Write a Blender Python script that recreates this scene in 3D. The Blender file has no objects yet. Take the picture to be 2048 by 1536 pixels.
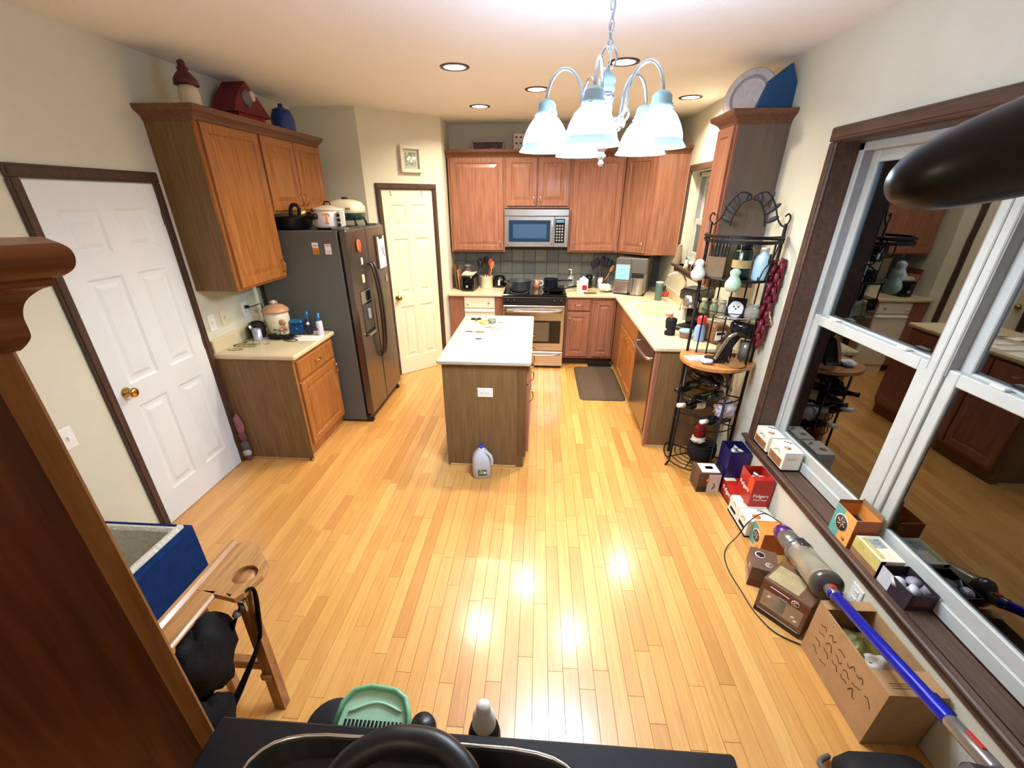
import bpy, math, random
from mathutils import Vector, Matrix, Euler
random.seed(7)
PI=math.pi
SC=bpy.context.scene
COL=SC.collection
# ---------------------------------------------------------------- camera
FPX,PITCH,YAW=864.928,math.radians(26.235),math.radians(-3.836)
cam=bpy.data.cameras.new('camera'); camo=bpy.data.objects.new('camera',cam); COL.objects.link(camo)
cam.sensor_fit='HORIZONTAL'; cam.sensor_width=36; cam.lens=FPX*36/2048
cam.shift_x=(1024-1017.146)/2048; cam.shift_y=(824.686-768)/2048
cam.clip_start=.02; cam.clip_end=100
F=Vector((math.sin(YAW)*math.cos(PITCH),math.cos(YAW)*math.cos(PITCH),-math.sin(PITCH)))
R_=Vector((math.cos(YAW),-math.sin(YAW),0)); U=R_.cross(F)
camo.matrix_world=Matrix(((R_.x,U.x,-F.x,0),(R_.y,U.y,-F.y,0),(R_.z,U.z,-F.z,1.957),(0,0,0,1)))
SC.camera=camo
# ---------------------------------------------------------------- world, view
w=bpy.data.worlds.new('night'); SC.world=w; w.use_nodes=True
bg=w.node_tree.nodes['Background']; bg.inputs[0].default_value=(.045,.06,.075,1); bg.inputs[1].default_value=.35
SC.view_settings.view_transform='Standard'; SC.view_settings.look='None'
SC.view_settings.gamma=1; SC.view_settings.use_curve_mapping=False
SC.view_settings.exposure=0.72
CAN_W=16; CAN_COL=(1.0,.87,.69)
CH_W=13; CH_COL=(.86,.93,1.0); CH_EM=30.0
FILL_W=11
# ---------------------------------------------------------------- helpers
def lin(c):
    r=[]
    for x in c[:3]:
        x=x/255.; r.append(x/12.92 if x<=.04045 else ((x+.055)/1.055)**2.4)
    return (r[0],r[1],r[2],1)
_M={}
def M(name,col=(128,128,128),rough=.5,metal=0,spec=.5,var=None,bump=None,emit=None,trans=0,alpha=1,ior=1.45,stretch=(1,1,1),coat=0,col2=None,coord='Object'):
    """procedural principled material; var=(scale,amount) colour noise, bump=(scale,strength)"""
    if name in _M: return _M[name]
    m=bpy.data.materials.new(name); _M[name]=m; m.use_nodes=True
    nt=m.node_tree; N=nt.nodes; L=nt.links; b=N['Principled BSDF']
    b.inputs['Base Color'].default_value=lin(col); b.inputs['Roughness'].default_value=rough
    b.inputs['Metallic'].default_value=metal; b.inputs['Specular IOR Level'].default_value=spec
    b.inputs['IOR'].default_value=ior
    if trans: b.inputs['Transmission Weight'].default_value=trans
    if alpha<1: b.inputs['Alpha'].default_value=alpha
    if coat: b.inputs['Coat Weight'].default_value=coat; b.inputs['Coat Roughness'].default_value=.12
    if emit: b.inputs['Emission Color'].default_value=lin(emit[0]); b.inputs['Emission Strength'].default_value=emit[1]
    if var or bump:
        tc=N.new('ShaderNodeTexCoord'); mp=N.new('ShaderNodeMapping'); L.new(tc.outputs[coord],mp.inputs[0])
        mp.inputs['Scale'].default_value=stretch
    if var:
        n=N.new('ShaderNodeTexNoise'); n.inputs['Scale'].default_value=var[0]; n.inputs['Detail'].default_value=4
        n.inputs['Roughness'].default_value=.62
        L.new(mp.outputs[0],n.inputs['Vector'])
        cr=N.new('ShaderNodeValToRGB'); a=var[1]
        c1=lin(col2) if col2 else tuple(x*(1-a) for x in lin(col)[:3])+(1,)
        c2=lin(col) if col2 else tuple(min(1,x*(1+a)) for x in lin(col)[:3])+(1,)
        cr.color_ramp.elements[0].position=.34; cr.color_ramp.elements[1].position=.66
        cr.color_ramp.elements[0].color=c1; cr.color_ramp.elements[1].color=c2
        L.new(n.outputs[0],cr.inputs[0]); L.new(cr.outputs[0],b.inputs['Base Color'])
    if bump:
        n2=N.new('ShaderNodeTexNoise'); n2.inputs['Scale'].default_value=bump[0]; n2.inputs['Detail'].default_value=3
        L.new(mp.outputs[0],n2.inputs['Vector'])
        bp=N.new('ShaderNodeBump'); bp.inputs['Strength'].default_value=bump[1]; bp.inputs['Distance'].default_value=.01
        L.new(n2.outputs[0],bp.inputs['Height']); L.new(bp.outputs[0],b.inputs['Normal'])
    return m
def oak(name,c1,c2,axis='z',rough=.42,spec=.4,coat=0):
    s={'z':(9,9,.55),'x':(.55,9,9),'y':(9,.55,9)}[axis]
    return M(name,c1,rough,0,spec,var=(5.5,.2),bump=(22,.12),stretch=s,col2=c2,coat=coat)
class MB:
    def __init__(s): s.v=[]; s.f=[]; s.s=[]; s.k=0
    def add(s,vs,fs,sm=False):
        o=len(s.v); s.v+=[tuple(p) for p in vs]; s.f+=[tuple(i+o for i in f) for f in fs]; s.s+=[sm]*len(fs); return s
    def mark(s): s.k=len(s.v); return s
    def apply(s,mat):
        for i in range(s.k,len(s.v)): s.v[i]=tuple(mat@Vector(s.v[i]))
        return s
    def place(s,loc=(0,0,0),rot=(0,0,0)):
        return s.apply(Matrix.Translation(loc)@Euler(rot).to_matrix().to_4x4())
    def box(s,x0,x1,y0,y1,z0,z1,b=0):
        if b<=0:
            return s.add([(x,y,z) for x in(x0,x1) for y in(y0,y1) for z in(z0,z1)],
              [(0,1,3,2),(4,6,7,5),(0,4,5,1),(2,3,7,6),(0,2,6,4),(1,5,7,3)])
        b=min(b,(x1-x0)*.49,(y1-y0)*.49,(z1-z0)*.49)
        V=[];I={}
        for ix,x in enumerate((x0,x1)):
            for iy,y in enumerate((y0,y1)):
                for iz,z in enumerate((z0,z1)):
                    dx=b if ix==0 else -b; dy=b if iy==0 else -b; dz=b if iz==0 else -b
                    for a,p in enumerate(((x,y+dy,z+dz),(x+dx,y,z+dz),(x+dx,y+dy,z))):
                        I[ix,iy,iz,a]=len(V); V.append(p)
        Fc=[]
        for i in (0,1):
            q=[(i,0,0,0),(i,1,0,0),(i,1,1,0),(i,0,1,0)]; Fc.append([I[k] for k in (q if i else q[::-1])])
            q=[(0,i,0,1),(1,i,0,1),(1,i,1,1),(0,i,1,1)]; Fc.append([I[k] for k in (q[::-1] if i else q)])
            q=[(0,0,i,2),(1,0,i,2),(1,1,i,2),(0,1,i,2)]; Fc.append([I[k] for k in (q if i else q[::-1])])
        for i in (0,1):
            for j in (0,1):
                q=[I[i,j,0,0],I[i,j,1,0],I[i,j,1,1],I[i,j,0,1]]; Fc.append(q if (i==j) else q[::-1])
                q=[I[i,0,j,2],I[i,1,j,2],I[i,1,j,0],I[i,0,j,0]]; Fc.append(q if (i==j) else q[::-1])
                q=[I[0,i,j,1],I[1,i,j,1],I[1,i,j,2],I[0,i,j,2]]; Fc.append(q if (i==j) else q[::-1])
                for k in (0,1):
                    q=[I[i,j,k,0],I[i,j,k,1],I[i,j,k,2]]; Fc.append(q if (i+j+k)%2 else q[::-1])
        return s.add(V,Fc)
    def lathe(s,prof,c=(0,0,0),n=20,sm=True,sx=1,sy=1):
        V=[];Fc=[];m=len(prof)
        for i in range(n):
            a=2*PI*i/n
            for r,z in prof: V.append((c[0]+r*math.cos(a)*sx,c[1]+r*math.sin(a)*sy,c[2]+z))
        for i in range(n):
            j=(i+1)%n
            for k in range(m-1):
                Fc.append((i*m+k,j*m+k,j*m+k+1,i*m+k+1))
        if prof[0][0]>1e-5: Fc.append(tuple(i*m for i in range(n))[::-1])
        if prof[-1][0]>1e-5: Fc.append(tuple(i*m+m-1 for i in range(n)))
        return s.add(V,Fc,sm)
    def cyl(s,p,r,h,n=16,r2=None): return s.lathe([(r,0),(r if r2 is None else r2,h)],p,n)
    def open_lathe(s,prof,c=(0,0,0),n=20,sm=True,sx=1,sy=1):
        V=[];Fc=[];m=len(prof)
        for i in range(n):
            a=2*PI*i/n
            for r,z in prof: V.append((c[0]+r*math.cos(a)*sx,c[1]+r*math.sin(a)*sy,c[2]+z))
        for i in range(n):
            j=(i+1)%n
            for k in range(m-1): Fc.append((i*m+k,j*m+k,j*m+k+1,i*m+k+1))
        return s.add(V,Fc,sm)
    def tube(s,pts,r,n=8,closed=False):
        P=[Vector(p) for p in pts]; m=len(P); V=[];Fc=[]
        rr=r if isinstance(r,(list,tuple)) else [r]*m
        up=Vector((0,0,1)); prev=None
        for i,p in enumerate(P):
            t=(P[(i+1)%m]-P[i-1]) if closed else (P[min(i+1,m-1)]-P[max(i-1,0)])
            t.normalize()
            if prev is None:
                a=up if abs(t.dot(up))<.9 else Vector((1,0,0)); u=t.cross(a).normalized()
            else:
                u=(prev-t*prev.dot(t)); u=u.normalized() if u.length>1e-6 else t.orthogonal().normalized()
            prev=u; w_=t.cross(u)
            for k in range(n):
                a=2*PI*k/n; V.append(tuple(p+(u*math.cos(a)+w_*math.sin(a))*rr[i]))
        for i in range(m if closed else m-1):
            j=(i+1)%m
            for k in range(n):
                l=(k+1)%n; Fc.append((i*n+k,i*n+l,j*n+l,j*n+k))
        if not closed:
            Fc.append(tuple(range(n))[::-1]); Fc.append(tuple((m-1)*n+k for k in range(n)))
        return s.add(V,Fc,True)
    def prism(s,poly,a,b,plane='xy'):
        f={'xy':lambda p,h:(p[0],p[1],h),'xz':lambda p,h:(p[0],h,p[1]),'yz':lambda p,h:(h,p[0],p[1])}[plane]
        n=len(poly); V=[f(p,a) for p in poly]+[f(p,b) for p in poly]
        Fc=[tuple(range(n))[::-1],tuple(range(n,2*n))]+[(i,(i+1)%n,n+(i+1)%n,n+i) for i in range(n)]
        return s.add(V,Fc)
    def loft(s,loops,cap0=True,cap1=True,sm=False):
        n=len(loops[0]); V=[p for l in loops for p in l]; Fc=[]
        for i in range(len(loops)-1):
            for k in range(n):
                l=(k+1)%n; Fc.append((i*n+k,i*n+l,(i+1)*n+l,(i+1)*n+k))
        if cap0: Fc.append(tuple(range(n))[::-1])
        if cap1: Fc.append(tuple((len(loops)-1)*n+k for k in range(n)))
        return s.add(V,Fc,sm)
    def raised(s,x0,x1,z0,z1,y,t=.02,fr=.055,flat=False):
        """raised-panel front, face toward -y at plane y"""
        def lp(i,d): return [(x0+i,y+d,z0+i),(x1-i,y+d,z0+i),(x1-i,y+d,z1-i),(x0+i,y+d,z1-i)]
        if flat: ls=[lp(0,t),lp(0,.005),lp(.006,0)]
        else:
            g=min(fr,(x1-x0)*.28,(z1-z0)*.28)
            ls=[lp(0,t),lp(0,.004),lp(.004,0),lp(g,0),lp(g+.006,.009),lp(g+.016,.009),lp(g+.016+min(.03,(x1-x0)*.1),.002)]
        return s.loft(ls)
    def ball(s,c,r,n=12,m=8,rz=None,ry=None,amp=0,seed=0,freq=3.):
        rz=r if rz is None else rz; ry=r if ry is None else ry
        rnd=random.Random(seed); ph=[(rnd.uniform(0,6.3),rnd.uniform(0,6.3),rnd.uniform(.6,1.6)*freq) for _ in range(4)]
        V=[];Fc=[]
        for j in range(m+1):
            t=PI*j/m
            for i in range(n):
                a=2*PI*i/n
                d=Vector((math.sin(t)*math.cos(a),math.sin(t)*math.sin(a),-math.cos(t)))
                k=1+amp*sum(math.sin(f*d.x+p)*math.cos(f*d.y*1.3+q+f*d.z) for p,q,f in ph)/2
                V.append((c[0]+r*d.x*k,c[1]+ry*d.y*k,c[2]+rz*d.z*k))
        for j in range(m):
            for i in range(n):
                l=(i+1)%n; Fc.append((j*n+i,j*n+l,(j+1)*n+l,(j+1)*n+i))
        return s.add(V,Fc,True)
    def build(s,name,mat,parent=None,loc=None,kind=None):
        me=bpy.data.meshes.new(name); me.from_pydata(s.v,[],s.f); me.update()
        me.polygons.foreach_set('use_smooth',s.s)
        me.materials.append(mat)
        o=bpy.data.objects.new(name,me); COL.objects.link(o)
        if parent: o.parent=parent
        if loc: o.location=loc
        if kind: o['kind']=kind
        return o
def part(name,mat,parent,*boxes,b=0):
    m=MB()
    for q in boxes: m.box(*q,b=b)
    return m.build(name,mat,parent)
def thing(name,label,cat,loc=(0,0,0),rz=0,group=None,rot=None):
    o=bpy.data.objects.new(name,None); COL.objects.link(o); o.empty_display_size=.05
    o.location=loc; o.rotation_euler=rot if rot else (0,0,rz); o['label']=label; o['category']=cat
    if group: o['group']=group
    return o
def tag(o,label,cat,group=None):
    o['label']=label; o['category']=cat
    if group: o['group']=group
    return o
def struct(name,m,mat,label=None,cat=None):
    o=m.build(name,mat); o['kind']='structure'
    if label: o['label']=label
    if cat: o['category']=cat
    return o
def sempty(name,loc=(0,0,0),rz=0,label=None,cat=None):
    o=bpy.data.objects.new(name,None); COL.objects.link(o); o.location=loc; o.rotation_euler=(0,0,rz); o['kind']='structure'
    if label: o['label']=label
    if cat: o['category']=cat
    return o
def text(s,size,mat,parent,loc,rot,name='lettering',ex=.0006,align='CENTER',sx=1,bold=0):
    c=bpy.data.curves.new(name,'FONT'); c.body=s; c.size=size; c.extrude=ex; c.align_x=align; c.align_y='CENTER'; c.offset=bold; c.resolution_u=2
    t=bpy.data.objects.new('tmp_text',c); COL.objects.link(t)
    me=bpy.data.meshes.new_from_object(t); bpy.data.objects.remove(t)
    me.materials.clear(); me.materials.append(mat); me.name=name
    o=bpy.data.objects.new(name,me); COL.objects.link(o); o.parent=parent; o.location=loc; o.rotation_euler=rot; o.scale=(sx,1,1)
    return o
def arc(c,r,a0,a1,n=12,plane='xy',ry=None):
    ry=r if ry is None else ry; P=[]
    for i in range(n+1):
        a=a0+(a1-a0)*i/n; x,y=r*math.cos(a),ry*math.sin(a)
        P.append({'xy':(c[0]+x,c[1]+y,c[2]),'xz':(c[0]+x,c[1],c[2]+y),'yz':(c[0],c[1]+x,c[2]+y)}[plane])
    return P
def bez(pts,n=8):
    """Catmull-Rom through points"""
    P=[Vector(p) for p in pts]; out=[]
    for i in range(len(P)-1):
        p0=P[max(i-1,0)];p1=P[i];p2=P[i+1];p3=P[min(i+2,len(P)-1)]
        for k in range(n):
            t=k/n; out.append(.5*((2*p1)+(p2-p0)*t+(2*p0-5*p1+4*p2-p3)*t*t+(3*p1-p0-3*p2+p3)*t**3))
    out.append(P[-1]); return [tuple(p) for p in out]
# ---------------------------------------------------------------- room numbers
XL,XR,YB,H=-2.424,1.568,6.02,2.75
YF=-2.7
C0=.914
# ---------------------------------------------------------------- materials
WALL=M('wall_paint',(214,211,190),.85,0,.2,var=(3,.025),bump=(160,.12))
WALLP=WALL
CEIL=M('ceiling_paint',(238,235,230),.9,0,.15,var=(2,.02),bump=(110,.25))
DKWOOD=oak('dark_stained_trim',(86,62,50),(64,46,37),'z',.45)
DKWOODY=oak('dark_stained_trim_long',(94,70,56),(70,51,41),'y',.45)
OAKD=oak('oak_door_front',(176,114,56),(140,84,38),'z',.36,.45,.15)
OAKB=oak('oak_red_front',(164,112,88),(134,88,68),'z',.36,.45,.15)
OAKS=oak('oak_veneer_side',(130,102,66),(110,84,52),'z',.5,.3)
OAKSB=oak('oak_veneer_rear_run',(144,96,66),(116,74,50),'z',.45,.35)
OAKX=oak('oak_crown',(124,86,62),(98,66,48),'y',.42,.4)
TOE=oak('toe_kick_wood',(88,62,44),(70,48,34),'x',.6,.2)
COUNTER=M('laminate_counter',(212,198,162),.32,0,.5,var=(260,.07))
COUNTERE=M('laminate_edge',(206,190,160),.4,0,.45,var=(220,.06))
BRASS=M('polished_brass',(214,170,96),.2,1,.5,var=(30,.08))
NICKEL=M('satin_nickel',(205,198,186),.25,1,.5,var=(40,.06))
CHROME=M('chrome',(220,222,224),.12,1,.5,var=(30,.03))
STEEL=M('brushed_stainless',(196,194,192),.28,1,.5,var=(6,.09),stretch=(1,1,60))
STEELH=M('brushed_stainless_flat',(186,184,182),.3,1,.5,var=(6,.09),stretch=(1,60,1))
SLATE=M('slate_fridge_front',(112,102,94),.27,.85,.5,var=(5,.07),stretch=(1,60,1))
SLATES=M('slate_fridge_side',(98,100,95),.55,.1,.35,var=(120,.05))
BLKG=M('black_gloss',(14,14,17),.12,0,.6,var=(20,.2))
BLK=M('black_plastic',(20,20,22),.42,0,.5,var=(60,.2))
BLKM=M('black_matte',(24,24,27),.7,0,.3,var=(80,.25),bump=(200,.1))
IRON=M('black_iron',(20,19,20),.48,.3,.5,var=(60,.3),bump=(90,.1))
WHITE=M('white_plastic',(236,236,230),.4,0,.5,var=(40,.02))
DOORW=M('white_door_paint',(226,231,233),.45,0,.4,var=(3,.02),bump=(40,.05))
DOORC=M('cream_door_paint',(236,228,200),.45,0,.4,var=(3,.02),bump=(40,.05))
VINYL=M('white_vinyl_frame',(188,192,186),.45,0,.4,var=(9,.04))
PAPER=M('paper_white',(243,243,238),.8,0,.2,var=(30,.02))
CARD=M('cardboard',(178,140,98),.8,0,.15,var=(14,.07),bump=(120,.1))
CARDD=M('cardboard_inside',(150,116,80),.85,0,.1,var=(14,.08))
INK=M('printed_ink_brown',(84,58,38),.8,0,.1,var=(50,.3))
INKB=M('printed_ink_black',(22,22,24),.6,0,.2,var=(50,.2))
CREAM=M('cream_ceramic',(232,222,192),.25,0,.5,var=(14,.04))
RED=M('red_print',(178,34,26),.4,0,.45,var=(14,.12))
REDL=M('red_plastic',(224,70,64),.35,0,.5,var=(20,.1))
ORANGE=M('orange_print',(214,128,52),.5,0,.4,var=(20,.1))
TEAL=M('teal_print',(96,168,156),.5,0,.4,var=(20,.1))
NAVY=M('navy_print',(30,26,84),.35,0,.5,var=(20,.15))
BLUEF=M('navy_fabric',(18,44,92),.9,0,.1,var=(10,.22),bump=(180,.3))
BLUE=M('blue_plastic',(26,74,128),.3,0,.5,var=(16,.12))
BLUEL=M('light_blue_plastic',(174,206,222),.4,0,.5,var=(12,.06))
GREEN=M('green_plastic',(176,224,188),.5,0,.4,var=(14,.08))
DKGREEN=M('dark_green_enamel',(22,62,54),.35,0,.5,var=(14,.15))
BROWNP=M('brown_print',(88,62,46),.45,0,.4,var=(12,.2))
SILVERG=M('grey_plastic',(150,150,150),.35,.2,.5,var=(20,.08))
FOIL=M('pod_lid',(226,230,236),.3,.2,.5,var=(30,.05))
# ================================================================ SETTING
# ---- floor with oak strips
sub=MB().box(XL-.15,XR+.15,YF,YB+.15,-.06,-.012)
floor=struct('floor',sub,M('subfloor',(70,50,32),.8,var=(8,.1)))
def floor_mat():
    m=bpy.data.materials.new('oak_strip_floor'); m.use_nodes=True; nt=m.node_tree; N=nt.nodes; L=nt.links; b=N['Principled BSDF']
    at=N.new('ShaderNodeAttribute'); at.attribute_name='tone'
    tc=N.new('ShaderNodeTexCoord'); mp=N.new('ShaderNodeMapping'); mp.inputs['Scale'].default_value=(30,1.5,30)
    mul=N.new('ShaderNodeVectorMath'); mul.operation='SCALE'; mul.inputs[0].default_value=(31,57,13)
    L.new(at.outputs['Fac'],mul.inputs['Scale'])
    add=N.new('ShaderNodeVectorMath'); add.operation='ADD'; L.new(tc.outputs['Object'],mp.inputs[0]); L.new(mp.outputs[0],add.inputs[0]); L.new(mul.outputs[0],add.inputs[1])
    n=N.new('ShaderNodeTexNoise'); n.inputs['Scale'].default_value=1.6; n.inputs['Detail'].default_value=6; n.inputs['Roughness'].default_value=.68; n.inputs['Distortion'].default_value=1.1
    L.new(add.outputs[0],n.inputs['Vector'])
    base=N.new('ShaderNodeValToRGB'); e=base.color_ramp.elements
    e[0].position=0; e[0].color=lin((194,136,70)); e[1].position=1; e[1].color=lin((228,178,102))
    q=base.color_ramp.elements.new(.5); q.color=lin((213,158,86))
    L.new(at.outputs['Fac'],base.inputs[0])
    gr=N.new('ShaderNodeValToRGB'); gr.color_ramp.elements[0].position=.30; gr.color_ramp.elements[0].color=(.76,.68,.57,1); gr.color_ramp.elements[1].position=.62; gr.color_ramp.elements[1].color=(1,1,1,1)
    L.new(n.outputs[0],gr.inputs[0])
    mx=N.new('ShaderNodeMix'); mx.data_type='RGBA'; mx.blend_type='MULTIPLY'; mx.inputs['Factor'].default_value=.8
    L.new(base.outputs[0],mx.inputs['A']); L.new(gr.outputs[0],mx.inputs['B']); L.new(mx.outputs['Result'],b.inputs['Base Color'])
    b.inputs['Roughness'].default_value=.34; b.inputs['Specular IOR Level'].default_value=.5
    b.inputs['Coat Weight'].default_value=.55; b.inputs['Coat Roughness'].default_value=.17
    bp=N.new('ShaderNodeBump'); bp.inputs['Strength'].default_value=.06; bp.inputs['Distance'].default_value=.004
    L.new(n.outputs[0],bp.inputs['Height']); L.new(bp.outputs[0],b.inputs['Normal'])
    return m
FLOORM=floor_mat()
def pproj(x,y,z):
    d=Vector((x,y,z-1.957)); w_=d.dot(F)
    if w_<.05: return None
    return (1017.1+FPX*d.dot(R_)/w_,824.7-FPX*d.dot(U)/w_)
boards=[]; rnd=random.Random(3); BW=.07
x=XL
while x<XR-.001:
    x1=min(x+BW,XR); y=YF-rnd.uniform(0,.9)
    while y<YB:
        l=rnd.choice((.35,.5,.65,.8,.95,1.15))*rnd.uniform(.85,1.15)
        y0=max(y,YF); y1=min(y+l,YB)
        if y1-y0>.02: boards.append((x,x1,y0,y1,min(1,max(0,rnd.gauss(.5,.21)))))
        y+=l
    x=x1
def barea(b):
    x0,x1,y0,y1,_=b
    if y1<.45: return 0
    y0=max(y0,.5)
    P=[pproj(*q,0) for q in ((x0,y0),(x1,y0),(x1,y1),(x0,y1))]
    if None in P: return 0
    cx=sum(p[0] for p in P)/4; cy=sum(p[1] for p in P)/4
    if not(-40<cx<2090 and cy<1580): return 0
    # under cabinets
    mx,my=(x0+x1)/2,(y0+y1)/2
    if mx<-1.82 and 2.95<my<3.65 or mx<-1.6 and my>3.6 or mx>.97 and my>3.37 or my>5.4 or (-.69<mx<-.07 and 3<my<4.2): return 0
    return abs(sum(P[i][0]*P[(i+1)%4][1]-P[(i+1)%4][0]*P[i][1] for i in range(4)))/2
boards.sort(key=barea,reverse=True)
def board_geo(m,b,g=.0007):
    x0,x1,y0,y1,_=b
    def lp(i,z): return [(x0+i,y0+i,z),(x1-i,y0+i,z),(x1-i,y1-i,z),(x0+i,y1-i,z)]
    m.loft([lp(g*.6,-.012),lp(g*.6,-.0012),lp(g*1.6,0)])
def tone(o,vals):
    a=o.data.attributes.new('tone','FLOAT','POINT'); a.data.foreach_set('value',vals)
for b in boards[:300]:
    m=MB(); board_geo(m,b); o=m.build('floor_board',FLOORM,floor); tone(o,[b[4]]*len(m.v))
m=MB(); tv=[]
for b in boards[300:]:
    board_geo(m,b); tv+=[b[4]]*(len(m.v)-len(tv))
o=m.build('floor_boards_beyond',FLOORM,floor,kind='stuff'); tone(o,tv)
# ---- ceiling and walls
struct('ceiling',MB().box(XL-.15,XR+.15,YF-.15,YB+.15,H,H+.08),CEIL)
struct('wall_left',MB().box(XL-.15,XL,YF,YB+.15,0,H),WALL)
struct('wall_back',MB().box(XL,XR,YB,YB+.15,0,H),WALL)
struct('wall_front',MB().box(XL-.15,XR+.15,YF-.15,YF,0,H),WALL)
W1=(.70,2.795,.399,2.235); W3=(4.10,5.27,1.30,2.215)     # openings y0,y1,z0,z1
m=MB(); X0,X1=XR,XR+.22
m.box(X0,X1,YF,W1[0],0,H); m.box(X0,X1,W1[0],W1[1],0,W1[2]); m.box(X0,X1,W1[0],W1[1],W1[3],H)
m.box(X0,X1,W1[1],W3[0],0,H); m.box(X0,X1,W3[0],W3[1],0,W3[2]); m.box(X0,X1,W3[0],W3[1],W3[3],H); m.box(X0,X1,W3[1],YB+.15,0,H)
struct('wall_right',m,WALL)
PA=Vector((-1.785,4.83)); PB=Vector((-1.104,5.475))
struct('wall_pantry_side',MB().prism([(XL,4.83),(PA.x,PA.y),(PA.x-.05,PA.y+.12),(XL,4.95)],0,H),WALL)
d=(PB-PA).normalized(); nn=Vector((-d.y,d.x))*.1
struct('wall_pantry_diagonal',MB().prism([tuple(PA),tuple(PB),tuple(PB+nn),tuple(PA+nn)],0,H),WALL)
struct('wall_pantry_return',MB().prism([(PB.x,PB.y),(PB.x-.02,YB),(PB.x-.14,YB),(PB.x-.14,PB.y+.05)],0,H),WALL)
# ---- six panel door builder (local: face toward -y, x across, z up)
def six_panel(name,w,h,loc,rz,dm,label,knob_x,hinge_x,swing=False):
    root=sempty(name,loc,rz,label)
    t=.035; st=.11*w/.76; mid=.10*w/.76
    rails=[(0,.20),(.82,.96),(1.56,1.68),(h-.13,h)]
    px=[(st,(w-mid)/2),((w+mid)/2,w-st)]
    m=MB(); m.box(0,w,.012,t,0,h)
    m.box(0,st,0,.012,0,h); m.box(w-st,w,0,.012,0,h); m.box((w-mid)/2,(w+mid)/2,0,.012,0,h)
    for z0,z1 in rails:
        for a,b_ in px: m.box(a,b_,0,.012,z0,z1)
    m.build('door_slab',dm,root)
    for z0,z1 in ((.20,.82),(.96,1.56),(1.68,h-.13)):
        for a,b_ in px:
            def lp(i,d_): return [(a+i,d_,z0+i),(b_-i,d_,z0+i),(b_-i,d_,z1-i),(a+i,d_,z1-i)]
            MB().loft([lp(0,.0119),lp(.0,.001),lp(.014,.0095),lp(.034,.0095),lp(.058,.001)],cap0=False).build('door_panel',dm,root)
    k=MB().mark(); k.lathe([(.0,0),(.028,0),(.030,.006),(.012,.012),(.011,.03),(.020,.038),(.029,.05),(.029,.058),(.018,.066),(0,.068)],n=18); k.place((knob_x,0,.93),(PI/2,0,0))
    k.build('knob',BRASS,root)
    for z in (.2,1.02,1.84):
        part('hinge',NICKEL,root,(hinge_x-.012,hinge_x+.012,-.012,.004,z-.045,z+.045),b=.002)
    return root
def casing(root,w,h,cw=.062,mat=DKWOOD,d0=-.018):
    for x0,x1,z0,z1 in ((-cw,-.002,0,h),(w+.002,w+cw,0,h),(-cw,w+cw,h+.002,h+cw)):
        m=MB(); b_=.006
        m.box(x0,x1,d0,.0,z0,z1,b=b_)
        m.box(x0+.012,x1-.012,d0-.006,d0,z0+(.012 if z0>1 else 0),z1-(.012 if z0>1 else 0),b=.003)
        m.build('door_casing',mat,root)
d1=six_panel('door_1',.76,2.035,(XL,2.12,0.005),PI/2,DOORW,'white six panel door with round brass knob on the left wall',.065,.765)
for c in d1.children:
    if c.name.startswith(('door_slab','door_panel','knob')): c.location.y=c.location.y-.012
casing(d1,.76,2.04)
ang=math.atan2(d.y,d.x); t0=.165
d2=six_panel('door_2',.60,2.03,(PA.x+d.x*t0,PA.y+d.y*t0,.005),ang,DOORC,'cream six panel pantry door on the diagonal wall',.055,.61)
for c in d2.children:
    if c.name.startswith(('door_slab','door_panel','knob')): c.location.y=c.location.y-.012
casing(d2,.60,2.04)
for x_ in (.10,.47):
    m=MB().tube([(x_,-.014,2.03),(x_,-.02,2.0),(x_,-.03,1.985),(x_+.006,-.04,1.995)],.003,6); m.build('hook',NICKEL,d2)
# ---- windows
GLASS=bpy.data.materials.new('window_glass'); GLASS.use_nodes=True
nt=GLASS.node_tree; N=nt.nodes; L=nt.links; N.remove(N['Principled BSDF'])
fr=N.new('ShaderNodeFresnel'); fr.inputs['IOR'].default_value=1.95
tr=N.new('ShaderNodeBsdfTransparent'); tr.inputs[0].default_value=(.55,.62,.66,1); gl=N.new('ShaderNodeBsdfGlossy'); gl.inputs['Roughness'].default_value=.015; gl.inputs[0].default_value=(.95,.97,1,1)
nz=N.new('ShaderNodeTexNoise'); nz.inputs['Scale'].default_value=2.2; bp=N.new('ShaderNodeBump'); bp.inputs['Strength'].default_value=.02; bp.inputs['Distance'].default_value=.02
L.new(nz.outputs[0],bp.inputs['Height']); L.new(bp.outputs[0],gl.inputs['Normal'])
mxs=N.new('ShaderNodeMixShader'); L.new(fr.outputs[0],mxs.inputs[0]); L.new(tr.outputs[0],mxs.inputs[1]); L.new(gl.outputs[0],mxs.inputs[2]); L.new(mxs.outputs[0],N['Material Output'].inputs[0])
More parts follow.
